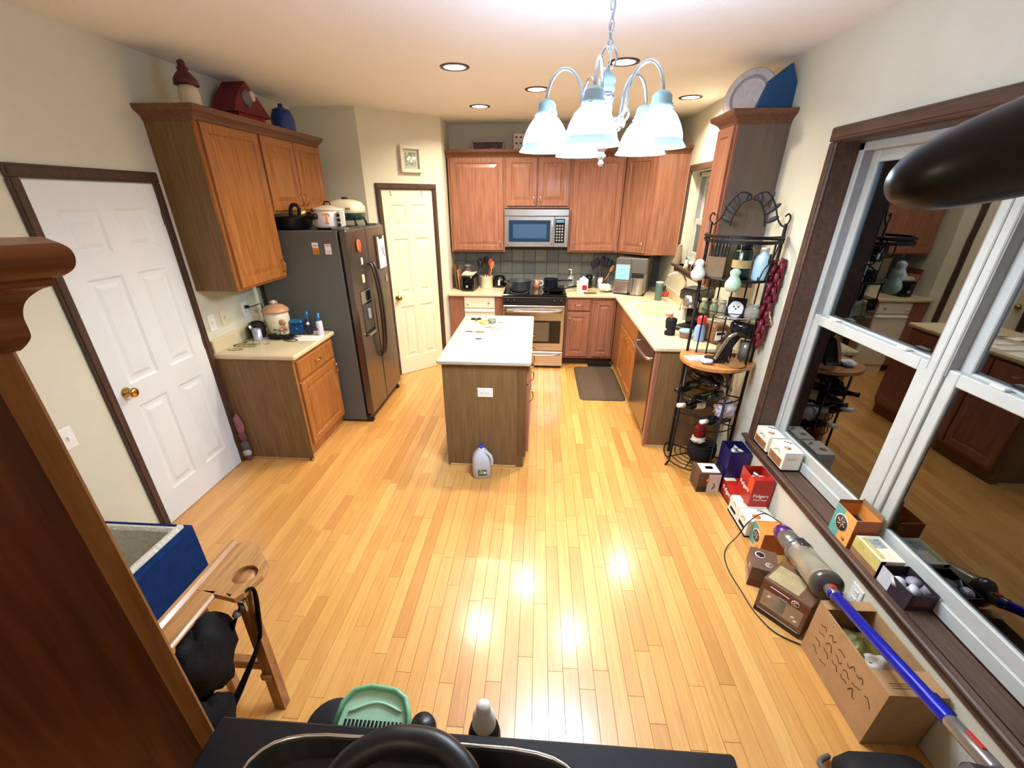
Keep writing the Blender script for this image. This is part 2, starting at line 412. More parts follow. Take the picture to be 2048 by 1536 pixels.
def dh_window(name,y0,y1,z0,z1,label,xf=XR+.105):
    """double-hung window in the right wall; room side faces -x"""
    r=sempty(name,(0,0,0),0,label)
    fw=.04; zm=(z0+z1)/2-.02
    part('jamb',VINYL,r,(xf,xf+.10,y0,y0+fw,z0,z1),(xf,xf+.10,y1-fw,y1,z0,z1),b=.004)
    part('head',VINYL,r,(xf,xf+.10,y0,y1,z1-fw,z1),b=.004)
    part('frame_sill',VINYL,r,(xf,xf+.10,y0,y1,z0,z0+.065),b=.004)
    part('jamb_track',SILVERG,r,(xf+.006,xf+.05,y0+fw,y0+fw+.008,zm,z1-fw),(xf+.006,xf+.05,y1-fw-.008,y1-fw,zm,z1-fw))
    s=.055
    for nm,a,b_,xo in (('lower_sash',z0+.065,zm+.03,.012),('upper_sash',zm-.03,z1-fw,.05)):
        ya,yb=y0+fw+.002,y1-fw-.002
        q=part(nm,VINYL,r,(xf+xo,xf+xo+.032,ya,ya+s,a,b_),(xf+xo,xf+xo+.032,yb-s,yb,a,b_),(xf+xo,xf+xo+.032,ya+s,yb-s,a,a+.065),(xf+xo,xf+xo+.032,ya+s,yb-s,b_-.055,b_),b=.004)
        g=part('pane',GLASS,q,(xf+xo+.014,xf+xo+.018,ya+s-.004,yb-s+.004,a+.06,b_-.05))
        if nm=='lower_sash':
            for yy in (ya+.2*(yb-ya),ya+.8*(yb-ya)):
                part('sash_lock',WHITE,q,(xf+xo-.004,xf+xo+.028,yy-.03,yy+.03,b_,b_+.012),b=.004)
    return r
dh_window('window_1',1.827,2.785,.4205,2.225,'white double-hung window nearest the iron rack, with white boxes on its sill')
dh_window('window_2',.71,1.823,.4205,2.225,'white double-hung window at the right edge of the photo, nearest the vacuum')
dh_window('window_3',4.12,5.25,1.315,2.205,'small white window over the kitchen sink',XR+.08)
m=MB()
m.box(XR-.018,XR+.0,2.79,2.858,.42,2.23,b=.006); m.box(XR-.022,XR,.62,2.858,2.232,2.30,b=.006); m.box(XR-.018,XR,.62,.70,.42,2.23,b=.006)
m.box(XR-.024,XR-.016,2.805,2.843,.42,2.225,b=.003); m.box(XR-.028,XR-.02,.64,2.843,2.247,2.285,b=.003)
m.box(XR,XR+.105,2.785,2.795,.42,2.235); m.box(XR,XR+.105,.70,.71,.42,2.235); m.box(XR,XR+.105,.70,2.795,2.225,2.235)
struct('trim_1',m,DKWOODY,'dark stained casing around the large twin window')
m=MB(); m.box(XR-.045,XR+.0,.60,2.90,.398,.42,b=.006); m.box(XR-.01,XR+.105,.702,2.793,.4,.42); m.box(XR-.014,XR-.0005,.62,2.88,.34,.398,b=.005)
m.box(XR+.10,XR+.2,.702,2.793,.40,.42)
struct('trim_2',m,DKWOODY,'long dark wooden window sill under the twin window')
m=MB()
m.box(XR-.018,XR,5.27,5.33,1.30,2.22,b=.005); m.box(XR-.018,XR,4.04,4.10,1.30,2.22,b=.005); m.box(XR-.018,XR,4.04,5.33,2.215,2.275,b=.005); m.box(XR-.05,XR+.10,4.02,5.35,1.275,1.30,b=.005); m.box(XR-.015,XR,4.04,5.33,1.22,1.275,b=.004)
struct('trim_3',m,DKWOODY,'dark stained casing and ledge of the small window over the sink')
# ---- wall plates
def plate(label,loc,rz,w=.075,h=.118,kind='outlet',mat=WHITE):
    t=thing('wall_outlet' if kind=='outlet' else 'wall_switch',label,'outlet' if kind=='outlet' else 'switch',loc,rz)
    part('cover_plate',mat,t,(-w/2,w/2,-.006,-.0005,-h/2,h/2),b=.003)
    if kind=='outlet':
        a=h>w
        for s_ in (-1,1):
            c_=(0,s_*.021) if a else (s_*.021,0)
            q=part('receptacle',mat,t,(c_[0]-.015,c_[0]+.015,-.0085,-.006,c_[1]-.013,c_[1]+.013),b=.001)
            part('slot',BLK,q,(c_[0]-.008,c_[0]-.006,-.009,-.0085,c_[1]-.004,c_[1]+.005),(c_[0]+.005,c_[0]+.007,-.009,-.0085,c_[1]-.004,c_[1]+.005))
    else:
        part('toggle',mat,t,(-.005,.005,-.017,-.006,-.01,.012),b=.002)
    return t
plate('white switch plate on the left wall nearest the door casing',(XL,3.035,1.13),PI/2,kind='switch')
plate('cream cover plate on the left wall between the two white plates',(XL,3.175,1.135),PI/2,kind='switch',mat=M('cream_plate',(222,212,178),.5,var=(20,.03)))
plate('white outlet with a black cord plugged in, beside the refrigerator',(XL,3.44,1.14),PI/2)
plate('white switch plate low on the wall between tall hutch and white door',(XL,1.80,.84),PI/2,kind='switch')
plate('white outlet on the wall below the window sill behind the vacuum',(XR,1.585,.245),-PI/2)
# ---- recessed lights
RIM=M('can_trim_ring',(88,70,62),.4,.3,.4,var=(30,.1))
LAMP=M('can_lens',(255,250,240),.5,emit=((255,246,230),14),var=(5,.01))
for i,(lx,ly,lab) in enumerate(((-.6,3.574,'lit recessed ceiling light above the near left of the island'),(-.057,4.264,'lit recessed ceiling light just left of the chandelier arms, over the island middle'),(-.606,4.941,'lit recessed ceiling light nearest the pantry wall'),(.508,3.53,'lit recessed ceiling light right behind the chandelier loop'),(1.268,4.66,'lit recessed ceiling light over the sink, farthest right'))):
    t=thing('recessed_light',lab,'ceiling light',(lx,ly,H),group='recessed ceiling lights')
    MB().open_lathe([(.072,-.001),(.076,-.007),(.098,-.005),(.100,-.0005)],n=32).build('trim_ring',RIM,t)
    MB().lathe([(.0,-.003),(.0735,-.003),(.0735,-.0008),(0,-.0008)],n=32).build('lens',LAMP,t)
    l=bpy.data.lights.new('can_lamp','AREA'); l.shape='DISK'; l.size=.14; l.energy=CAN_W; l.color=CAN_COL; l.spread=math.radians(150)
    lo=bpy.data.objects.new('can_lamp',l); COL.objects.link(lo); lo.parent=t; lo.location=(0,0,-.012)
# added fill light, out of view behind the camera, to brighten near things
t=thing('fill_light','added round fill light on the ceiling, unseen behind the camera','ceiling light',(-.5,-1.3,H))
MB().lathe([(0,-.07),(.1,-.06),(.15,-.03),(.16,-.001)],n=28).build('shade',M('fill_shade',(255,244,224),.5,emit=((255,236,205),2),var=(5,.01)),t)
MB().open_lathe([(.15,-.03),(.17,-.02),(.17,-.0005)],n=28).build('rim',NICKEL,t)
l=bpy.data.lights.new('fill_lamp','POINT'); l.energy=FILL_W; l.color=(1,.87,.70); l.shadow_soft_size=.15
lo=bpy.data.objects.new('fill_lamp',l); COL.objects.link(lo); lo.parent=t; lo.location=(0,0,-.25)
# ================================================================ CABINETS
def pull(parent,x,z,o='v',mat=NICKEL,y=-.02,L_=.09):
    m=MB()
    if o=='v': pts=[(x,y,z-L_/2),(x,y-.018,z-L_*.42),(x,y-.027,z-L_*.2),(x,y-.029,z),(x,y-.027,z+L_*.2),(x,y-.018,z+L_*.42),(x,y,z+L_/2)]
    else: pts=[(x-L_/2,y,z),(x-L_*.42,y-.018,z),(x-L_*.2,y-.027,z),(x,y-.029,z),(x+L_*.2,y-.027,z),(x+L_*.42,y-.018,z),(x+L_/2,y,z)]
    m.tube(pts,.0048,8); return m.build('handle',mat,parent)
def cabinet(name,label,cat,loc,rz,w,depth,z0,z1,fronts,sm,fm,hm=NICKEL,toe=0,poly=None):
    t=thing(name,label,cat,loc,rz)
    zb=z0+toe
    part('body',sm,t,(0,w,.018,depth,zb,z1))
    part('face_frame',fm,t,(0,w,0,.018,zb,z1),b=.001)
    if toe: part('toe_kick',TOE,t,(.002,w-.002,.07,depth,z0,zb))
    for k,x0,x1,a,b_,h in fronts:
        m=MB().raised(x0,x1,a,b_,-.02,.0198,flat=(k!='door'),fr=.055)
        q=m.build('door' if k=='door' else 'drawer',fm,t)
        if h: pull(q,h[0],h[1],h[2],hm)
    return t
def crown(name,label,path,mat,prof):
    P=[Vector(p) for p in path]; loops=[]
    for i,p in enumerate(P):
        ns=[]
        if i>0: e=(P[i]-P[i-1]).normalized(); ns.append(Vector((e.y,-e.x)))
        if i<len(P)-1: e=(P[i+1]-P[i]).normalized(); ns.append(Vector((e.y,-e.x)))
        n=ns[0] if len(ns)==1 else (ns[0]+ns[1])/(1+ns[0].dot(ns[1]))
        loops.append([(p.x+n.x*o,p.y+n.y*o,z) for o,z in prof])
    m=MB().loft(loops); return tag(m.build(name,mat),label,'molding')
CP=[(-.01,2.385),(.004,2.385),(.012,2.405),(.03,2.42),(.052,2.432),(.058,2.44),(.062,2.462),(-.01,2.462)]
# ---- left base cabinet with its top
t=cabinet('base_cabinet','oak base cabinet with drawer and cream top beside the white door','cabinet',(XL+.60,2.955,0),PI/2,.665,.597,0,.876,
  [('drawer',.03,.635,.70,.85,(.33,.775,'h')),('door',.03,.635,.13,.675,(.60,.60,'v'))],OAKS,OAKD,BRASS,toe=.10)
part('end_panel',OAKS,t,(-.004,.0,.0,.597,0,.876)); part('front_plinth',OAKD,t,(0,.665,.03,.0695,0,.0995))
m=MB(); m.box(-.018,.68,-.035,.597,.878,.914,b=.008); m.build('countertop',COUNTER,t)
part('backsplash_strip',COUNTER,t,(-.0,.68,.577,.597,.914,1.012),b=.004)
part('base_shoe',oak('shoe_mould',(196,150,96),(170,124,74),'x'),t,(-.016,-.0045,.0,.59,0,.018),(-.016,.66,.018,.0295,0,.018))
# ---- left wall cabinets
cabinet('wall_cabinet','tall oak wall cabinet with one long door hanging above the cookie jar','cabinet',(XL+.32,2.98,0),PI/2,.63,.317,1.372,2.40,
  [('door',.025,.615,1.39,2.385,(.575,1.47,'v'))],OAKS,OAKD,BRASS)
cabinet('fridge_cabinet','short two door oak cabinet above the refrigerator','cabinet',(XL+.32,3.612,0),PI/2,.985,.317,1.855,2.40,
  [('door',.02,.485,1.872,2.385,(.455,1.95,'v')),('door',.50,.965,1.872,2.385,(.53,1.95,'v'))],OAKS,OAKD,BRASS)
crown('crown_molding','oak crown along the top of the left wall cabinets',[(XL+.001,2.98),(XL+.32,2.98),(XL+.32,4.60)],OAKX,CP)
# ---- back wall upper cabinets
YU=YB-.33
cabinet('wall_cabinet','single door oak wall cabinet left of the microwave','cabinet',(-1.09,YU,0),0,.664,.328,1.372,2.40,
  [('door',.03,.645,1.39,2.385,(.61,1.47,'v'))],OAKSB,OAKB)
cabinet('wall_cabinet','short two door oak cabinet above the microwave','cabinet',(-.424,YU,0),0,.762,.328,1.86,2.40,
  [('door',.02,.372,1.885,2.385,(.345,1.96,'v')),('door',.39,.742,1.885,2.385,(.417,1.96,'v'))],OAKSB,OAKB)
cabinet('wall_cabinet','single door oak wall cabinet right of the microwave','cabinet',(.340,YU,0),0,.61,.328,1.372,2.40,
  [('door',.03,.585,1.39,2.385,(.065,1.47,'v'))],OAKSB,OAKB)
t=thing('corner_cabinet','angled oak corner wall cabinet above the steel ice maker','cabinet')
MB().prism([(.954,YB-.002),(.954,YU),(1.238,5.41),(XR-.002,5.41),(XR-.002,YB-.002)],1.372,2.40).build('body',OAKB,t)
q=MB().mark().raised(.02,.38,1.39,2.385,-.02,.019); q.place((.954,YU,0),(0,0,math.atan2(5.41-YU,1.238-.954))); q=q.build('door',OAKB,t)
e=MB().mark(); e.tube([(.345,-.02,1.43),(.345,-.045,1.45),(.345,-.049,1.475),(.345,-.045,1.50),(.345,-.02,1.52)],.0048,8); e.place((.954,YU,0),(0,0,math.atan2(5.41-YU,1.238-.954))); e.build('handle',NICKEL,q)
part('end_panel',OAKB,t,(1.245,XR-.003,5.404,5.41,1.375,2.385))
crown('crown_molding','oak crown along the top of the rear wall cabinets',[(-1.095,YU),(.954,YU),(1.238,5.41),(XR-.001,5.41)],OAKX,CP)
# ---- right wall narrow cabinet
cabinet('wall_cabinet','narrow oak wall cabinet with a plain end panel above the iron rack','cabinet',(1.238,3.675,0),-PI/2,.30,.328,1.372,2.40,
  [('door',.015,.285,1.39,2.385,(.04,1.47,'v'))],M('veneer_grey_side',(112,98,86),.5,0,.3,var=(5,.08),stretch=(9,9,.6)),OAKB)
crown('crown_molding','oak crown on the narrow wall cabinet beside the big window',[(XR-.001,3.675),(1.238,3.675),(1.238,3.375),(XR-.001,3.375)],OAKX,CP)
# ---- rear base run
YBf=YB-.60
cabinet('base_cabinet','oak base cabinet with one drawer and door just right of the oven','cabinet',(.345,YBf,0),0,.325,.598,0,.876,
  [('drawer',.02,.30,.72,.855,(.16,.79,'h')),('door',.02,.30,.13,.695,(.055,.60,'v'))],OAKSB,OAKB,toe=.10)
cabinet('base_cabinet','oak corner base cabinet with one full height door behind the floor mat','cabinet',(.672,YBf,0),0,.29,.598,0,.876,
  [('door',.03,.265,.13,.845,None)],OAKSB,OAKB,toe=.10)
t=thing('filler_panel','narrow oak filler panel left of the white compactor','panel',(-1.102,YBf,0)); part('panel_board',OAKB,t,(0,.178,0,.58,.1,.876)); part('toe_kick',TOE,t,(0,.178,.07,.58,0,.1))
t=thing('filler_panel','slim oak filler panel between compactor and oven','panel',(-.532,YBf,0)); part('panel_board',OAKB,t,(0,.10,0,.58,.1,.876)); part('toe_kick',TOE,t,(0,.10,.07,.58,0,.1))
t=thing('trash_compactor','white built-in trash compactor under the rear counter','compactor',(-.92,YBf,0))
CW=M('compactor_white',(232,224,202),.4,0,.45,var=(20,.02))
part('body',CW,t,(0,.384,.0,.57,.0,.874)); part('control_panel',CW,t,(.002,.382,-.016,0,.735,.865),b=.005)
q=part('drawer_front',CW,t,(.002,.382,-.02,0,.10,.715),b=.006); part('pull_lip',WHITE,q,(.01,.374,-.034,-.02,.685,.712),b=.006)
k=MB().mark().lathe([(0,0),(.016,0),(.014,.014),(0,.015)],n=14); k.place((.05,-.016,.79),(PI/2,0,0)); k.build('knob',CREAM,t)
k=MB().mark().lathe([(0,0),(.013,0),(.011,.012),(0,.013)],n=14); k.place((.31,-.016,.80),(PI/2,0,0)); k.build('knob',SILVERG,t)
t=thing('countertop','cream laminate countertop left of the stove holding the toaster','countertop'); 
m=MB(); m.box(-1.112,-.430,5.38,YB-.001,.878,.914,b=.008); m.build('slab',COUNTER,t)
# ---- right run
t=thing('countertop','L shaped cream laminate countertop around the sink','countertop')
SK=(1.03,1.45,4.26,4.98)
m=MB()
m.box(.928,SK[0],3.337,YB-.001,.878,.914,b=.008); m.box(SK[1],XR-.001,3.337,YB-.001,.878,.914,b=.002); m.box(SK[0]-.01,SK[1]+.01,3.337,SK[2],.878,.914,b=.008); m.box(SK[0]-.01,SK[1]+.01,SK[3],YB-.001,.878,.914,b=.002)
m.box(.345,.94,5.38,YB-.001,.878,.914,b=.008); m.build('slab',COUNTER,t)
part('backsplash_strip',COUNTER,t,(XR-.02,XR-.001,3.34,5.95,.914,1.015),b=.004)
t=thing('sink','cream double bowl kitchen sink set into the counter','sink')
SINKM=M('sink_cream',(238,226,190),.25,0,.5,var=(20,.02))
m=MB(); x0,x1,y0,y1=SK
m.box(x0-.012,x1+.012,y0-.012,y0+.02,.90,.919,b=.004); m.box(x0-.012,x1+.012,y1-.02,y1+.012,.90,.919,b=.004); m.box(x0-.012,x0+.02,y0,y1,.90,.919,b=.004); m.box(x1-.02,x1+.012,y0,y1,.90,.919,b=.004)
m.build('rim',SINKM,t)
for a,b_ in ((y0+.015,4.61),(4.635,y1-.015)):
    m=MB(); m.box(x0+.01,x1-.01,a,b_,.74,.752); m.box(x0+.01,x0+.022,a,b_,.75,.905); m.box(x1-.022,x1-.01,a,b_,.75,.905); m.box(x0+.01,x1-.01,a,a+.012,.75,.905); m.box(x0+.01,x1-.01,b_-.012,b_,.75,.905)
    q=m.build('bowl',SINKM,t); MB().lathe([(0,.7525),(.035,.7525),(.04,.755),(0,.7545)],((x0+x1)/2,(a+b_)/2,0),16).build('drain',CHROME,q)
cabinet('sink_cabinet','oak sink base cabinet with two doors behind the dishwasher','cabinet',(.968,4.94,0),-PI/2,.89,.598,0,.73,
  [],OAKSB,OAKD,toe=.10)
sc=bpy.data.objects[-1] if False else [o for o in COL.objects if o.name.startswith('sink_cabinet')][-1]
part('apron',OAKD,sc,(0,.89,0,.018,.73,.876),b=.001)
for x0_,x1_,h in ((.03,.44,(.41,.62,'v')),(.455,.865,(.485,.62,'v'))):
    q=MB().raised(x0_,x1_,.13,.68,-.02,.0198).build('door',OAKD,sc); pull(q,h[0],h[1],'v',BRASS)
q=MB().raised(.03,.865,.715,.85,-.02,.0198,flat=True).build('drawer',OAKD,sc)
t=thing('filler_panel','oak filler panel in the inner corner next to the sink base','panel',(.968,5.41,0),-PI/2); part('panel_board',OAKSB,t,(0,.465,0,.02,.1,.876)); part('toe_kick',TOE,t,(0,.465,.07,.09,0,.1))
t=thing('end_panel','olive oak end panel closing the peninsula beside the iron rack','panel',(.968,3.357,0))
part('panel_board',OAKS,t,(0,.598,.012,.04,0,.877)); part('corner_stile',OAKB,t,(-.012,.022,.006,.06,0,.877),b=.002); part('base_shoe',M('shoe_pale',(200,160,108),.5,var=(12,.08)),t,(.0,.598,.0,.0118,0,.016))
t=thing('dishwasher','stainless dishwasher with bowed bar handle at the peninsula end','dishwasher',(.968,4.045,0),-PI/2)
part('body',BLK,t,(.002,.625,.02,.56,.1,.872)); part('door',M('darker_stainless',(150,140,130),.26,1,.5,var=(6,.09),stretch=(1,1,60)),t,(.006,.62,-.022,.018,.115,.868),b=.005); part('toe_kick',BLK,t,(.004,.62,.05,.5,0,.1))
m=MB(); m.tube(bez([(.05,-.022,.775),(.06,-.05,.775),(.16,-.066,.775),(.31,-.072,.775),(.46,-.066,.775),(.565,-.05,.775),(.575,-.022,.775)],5),.012,10); m.build('handle',STEELH,t)
# ---- island
t=thing('kitchen_island','oak kitchen island with cream top standing in the middle of the room','island',(-.379,3.611,0))
hx,hy=.314,.648
m=MB(); m.box(-hx,hx-.018,-hy,hy,.0,.876); m.build('body',OAKS,t)
part('corner_stile',oak('island_stile',(116,84,52),(94,66,40),'z'),t,(hx-.07,hx,-hy-.002,-hy+.02,.10,.876),b=.002)
part('toe_kick',TOE,t,(hx-.075,hx-.06,-hy+.03,hy-.01,0,.1))
part('face_frame',OAKD,t,(hx-.018,hx,-hy+.02,hy,.1,.876))
for k in range(3):
    a=-hy+.03+k*.425; 
    q=MB().mark().raised(0,.41,.13,.70,-.02,.0198); q.place((hx,a,0),(0,0,PI/2)); q=q.build('door',OAKB,t)
    e=MB().mark(); e.tube([(.05,-.02,.55),(.05,-.045,.57),(.05,-.049,.6),(.05,-.045,.63),(.05,-.02,.65)],.0048,8); e.place((hx,a,0),(0,0,PI/2)); e.build('handle',BRASS,q)
    q=MB().mark().raised(0,.41,.72,.855,-.02,.0198,flat=True); q.place((hx,a,0),(0,0,PI/2)); q=q.build('drawer',OAKB,t)
    e=MB().mark(); e.tube([(.16,-.02,.79),(.18,-.045,.79),(.205,-.049,.79),(.23,-.045,.79),(.25,-.02,.79)],.0048,8); e.place((hx,a,0),(0,0,PI/2)); e.build('handle',BRASS,q)
m=MB(); m.box(-.344,.345,-.679,.680,.878,.914,b=.009); m.build('countertop',COUNTER,t)
part('counter_edge',M('grey_edge_band',(176,172,160),.4,0,.4,var=(40,.04)),t,(-.338,.339,-.681,-.6785,.884,.906),b=.001)
part('base_shoe',M('shoe_pale',(200,160,108),.5,var=(12,.08)),t,(-hx+.02,hx-.08,-hy-.011,-hy-.0005,0,.016))
p=plate('white outlet set sideways in the near face of the island',(-.375,2.9625,.655),0,w=.118,h=.075)
# ================================================================ TILE BACKSPLASH
TILE=[M('tile_grey_%d'%i,c,.35,0,.45,var=(7,.09),bump=(30,.08)) for i,c in enumerate(((138,140,132),(128,132,128),(148,146,134),(120,124,124)))]
wb=bpy.data.objects['wall_back']
part('grout',M('grout',(96,98,96),.9,0,.1,var=(60,.08)),wb,(-1.118,XR-.001,YB-.006,YB-.0002,.914,1.3715))
part('grout',_M['grout'],wb,(-.42,.335,YB-.006,YB-.0002,1.372,1.43))
tm=[]
for mt in TILE:
    b=MB().box(-.0735,.0735,-.012,-.0052,-.0735,.0735,b=.003); o=b.build('tile',mt,wb); tm.append(o.data); bpy.data.objects.remove(o)
rnd=random.Random(5)
nx=int((XR+1.118)/.1524)
for r in range(4):
    for c in range(nx):
        xx=-1.118+.0762+c*.1524; zz=.914+.0765+r*.1524
        if r==3: continue
        o=bpy.data.objects.new('tile',rnd.choice(tm)); COL.objects.link(o); o.parent=wb; o.location=(xx,YB-.0002,zz)
# ================================================================ APPLIANCES
t=thing('electric_range','stainless electric range with black glass cooktop under the microwave','stove',(-.043,5.30,0))
part('body',BLK,t,(-.379,.379,.03,.70,.02,.90)); 
part('cooktop',BLKG,t,(-.385,.385,-.01,.70,.90,.926),b=.006)
part('control_front',BLK,t,(-.381,.381,-.012,.03,.805,.90),b=.006)
for x_,y_,r_ in ((-.19,.18,.10),(.19,.18,.085),(-.19,.50,.08),(.19,.50,.10)):
    MB().open_lathe([(r_,.9263),(r_+.004,.9266),(r_+.008,.9263)],(x_,y_,0),32).build('burner_ring',SILVERG,t)
for x_ in (-.32,-.24,.24,.32):
    k=MB().mark().lathe([(0,0),(.017,0),(.015,.016),(0,.017)],n=16); k.place((x_,-.012,.855),(PI/2,0,0)); k.build('knob',BLK,t)
q=part('oven_door',STEEL,t,(-.374,.374,-.03,.03,.235,.80),b=.006)
part('oven_window',BLKG,q,(-.29,.33,-.0325,-.0295,.335,.62),b=.001); part('window_glass',M('oven_glass',(92,84,70),.15,0,.6,var=(6,.15)),q,(-.20,.19,-.0338,-.0322,.36,.60))
m=MB(); m.tube([(-.33,-.03,.735),(-.32,-.065,.735),(-.2,-.078,.738),(0,-.082,.74),(.2,-.078,.738),(.32,-.065,.735),(.33,-.03,.735)],.014,10); m.build('handle',STEELH,q)
q=part('storage_drawer',STEEL,t,(-.374,.374,-.03,.03,.035,.225),b=.006)
m=MB(); m.tube([(-.33,-.03,.192),(-.31,-.058,.192),(-.2,-.068,.188),(0,-.072,.186),(.2,-.068,.188),(.31,-.058,.192),(.33,-.03,.192)],.011,10); m.build('handle',STEELH,q)
part('leg',BLK,t,(-.35,-.31,.05,.09,0,.022),(.31,.35,.05,.09,0,.022),(-.35,-.31,.62,.66,0,.022),(.31,.35,.62,.66,0,.022))
t=thing('microwave','stainless over-the-range microwave with dark window','microwave',(-.043,5.625,1.434))
part('body',BLK,t,(-.378,.378,.02,.394,0,.418)); part('vent_strip',STEELH,t,(-.379,.379,-.012,.02,.345,.418),b=.004)
q=part('door',STEELH,t,(-.379,.21,-.014,.02,.002,.34),b=.004); part('window',M('micro_glass',(30,52,84),.12,0,.6,var=(4,.1)),q,(-.332,.165,-.016,-.013,.06,.30)); part('window_mesh',M('micro_mesh',(52,82,120),.3,0,.4,var=(200,.2)),q,(-.28,.12,-.0168,-.0158,.10,.255))
m=MB(); m.tube([(.185,-.014,.03),(.185,-.04,.05),(.185,-.046,.17),(.185,-.04,.29),(.185,-.014,.31)],.009,10); m.build('handle',CHROME,q)
q=part('control_panel',STEELH,t,(.213,.379,-.014,.02,.002,.34),b=.003); part('keypad',BLKG,q,(.222,.335,-.016,-.0138,.05,.315))
part('display',M('micro_display',(70,110,140),.3,emit=((120,170,200),.25),var=(9,.1)),q,(.232,.325,-.0168,-.0158,.275,.305))
kb=MB()
for r in range(6):
    for c in range(3): kb.box(.236+c*.031,.256+c*.031,-.0168,-.0158,.07+r*.032,.088+r*.032)
kb.build('buttons',SILVERG,q)
k=MB().mark().lathe([(0,0),(.011,0),(.011,.002),(0,.002)],n=18); k.place((-.345,-.014,.028),(PI/2,0,0)); k.build('round_badge',M('badge_grey',(110,116,122),.3,.6,var=(40,.2)),t)
# ---- refrigerator: local x across (world +y), front toward world +x
t=thing('refrigerator','dark slate side by side refrigerator with ice dispenser','refrigerator',(-1.622,3.657,0),PI/2)
FW=.907
part('case',SLATES,t,(0,FW,.012,.73,.02,1.728),b=.004)
part('door_gasket',BLKM,t,(.008,FW-.008,0,.012,.08,1.72))
part('kick_grille',BLK,t,(.004,FW-.004,-.03,.012,.012,.075),b=.003)
part('hinge_cover',SLATES,t,(.02,.12,-.05,.06,1.728,1.748),(FW-.12,FW-.02,-.05,.06,1.728,1.748),b=.004)
part('foot',BLK,t,(.01,.06,-.05,.02,0,.03),(FW-.06,FW-.01,-.05,.02,0,.03),b=.004)
sp=.413
qf=part('freezer_door',SLATE,t,(0,sp,-.069,-.001,.08,1.733),b=.012)
qr=part('fridge_door',SLATE,t,(sp+.006,FW,-.069,-.001,.08,1.733),b=.012)
for q,x_ in ((qf,sp-.03),(qr,sp+.04)):
    m=MB(); m.tube(bez([(x_,-.069,1.43),(x_,-.10,1.41),(x_,-.125,1.25),(x_,-.135,1.0),(x_,-.125,.75),(x_,-.10,.58),(x_,-.069,.56)],6),.013,10); m.build('handle',M('handle_dark_steel',(96,84,76),.3,.9,var=(30,.1)),q)
q=part('dispenser',BLKG,qf,(.10,.335,-.0715,-.068,.82,1.23),b=.001)
part('dispenser_panel',STEEL,q,(.108,.327,-.075,-.071,1.12,1.222),b=.002); part('dispenser_screen',BLKG,q,(.205,.318,-.077,-.0745,1.13,1.215))
part('dispenser_niche',M('niche_grey',(70,66,62),.35,.3,.4,var=(8,.1)),q,(.118,.317,-.0735,-.071,.87,1.10)); part('dispenser_tray',STEEL,q,(.112,.322,-.10,-.071,.825,.85),b=.004); part('paddle',SILVERG,q,(.19,.245,-.088,-.073,.97,1.06),b=.004)
# papers and magnets (front plane local y=-.069)
def magnet(name,label,x0,x1,z0,z1,mat,b=.003,th=.006,cat='magnet'):
    m=MB(); m.box(-(x1-x0)/2,(x1-x0)/2,-th,-.0004,-(z1-z0)/2,(z1-z0)/2,b=b); o=m.build(name,mat); o.location=(-1.622+.069,3.657+(x0+x1)/2,(z0+z1)/2); o.rotation_euler=(0,0,PI/2); return tag(o,label,cat)
r_=thing('pepper_magnet','red chili pepper magnet high on the freezer door','magnet',(-1.553,3.657+.195,1.60),PI/2)
MB().ball((0,-.012,0),.035,12,8,rz=.055,ry=.012,amp=.1,seed=2).build('pepper',REDL,r_); MB().ball((-.03,-.012,-.005),.014,10,6,rz=.04,ry=.01).build('pepper_stripe',ORANGE,r_); MB().tube([(0,-.012,.05),(.006,-.012,.07)],.004,6).build('stem',DKGREEN,r_)
magnet('square_magnet','small pale grey square magnet under the pepper magnet',.215,.255,1.44,1.50,M('pale_grey_card',(186,190,186),.6,var=(20,.04)))
magnet('square_magnet','small cream picture magnet above the ice dispenser',.19,.24,1.29,1.36,M('cream_card',(222,206,168),.6,var=(40,.15)))
magnet('square_magnet','small grey green magnet under the notepad on the fridge door',.80,.84,1.20,1.27,M('sage_card',(150,146,122),.6,var=(40,.2)))
r_=thing('notepad','white notepad with blue scribbles clipped to the fridge door','notepad',(-1.553,3.657+.74,1.50),PI/2)
part('backing',BROWNP,r_,(-.115,.095,-.012,-.0005,-.15,.15),b=.002); part('sheet',PAPER,r_,(-.085,.10,-.015,-.0122,-.15,.135)); part('clip',BLK,r_,(-.05,.04,-.022,-.0152,.115,.15),b=.003)
m=MB(); m.tube([(.0,-.0155,.03),(.02,-.0155,.0),(.01,-.0155,-.03)],.004,6); m.tube([(.04,-.0155,.06),(.05,-.0155,-.02),(.06,-.0155,-.05)],.005,6); m.tube([(-.03,-.0155,.0),(-.02,-.0155,.03),(-.03,-.0155,.05)],.003,6); m.build('scribble',M('teal_ink',(50,100,104),.6,var=(30,.2)),r_)
for lab,px,mats in (('orange and white product sticker on the dark fridge side',-1.81,(PAPER,ORANGE)),('red and white product sticker on the dark fridge side nearest the door',-1.705,(RED,PAPER))):
    r_=thing('sticker',lab,'sticker',(px-.02,3.657,1.60)); 
    part('sheet',mats[1],r_,(-.026,.026,-.0016,-.0004,-.05,.03)); part('heading',mats[0],r_,(-.026,.026,-.0022,-.0015,.0 if mats[0] is PAPER else .03,.04)); part('print_lines',INK,r_,(-.02,.02,-.0028,-.0021,.018,.021),(-.02,.016,-.0028,-.0021,.012,.014) ,(-.02,.02,-.0022,-.0015,-.03,-.028),(-.02,.02,-.0022,-.0015,-.04,-.038))
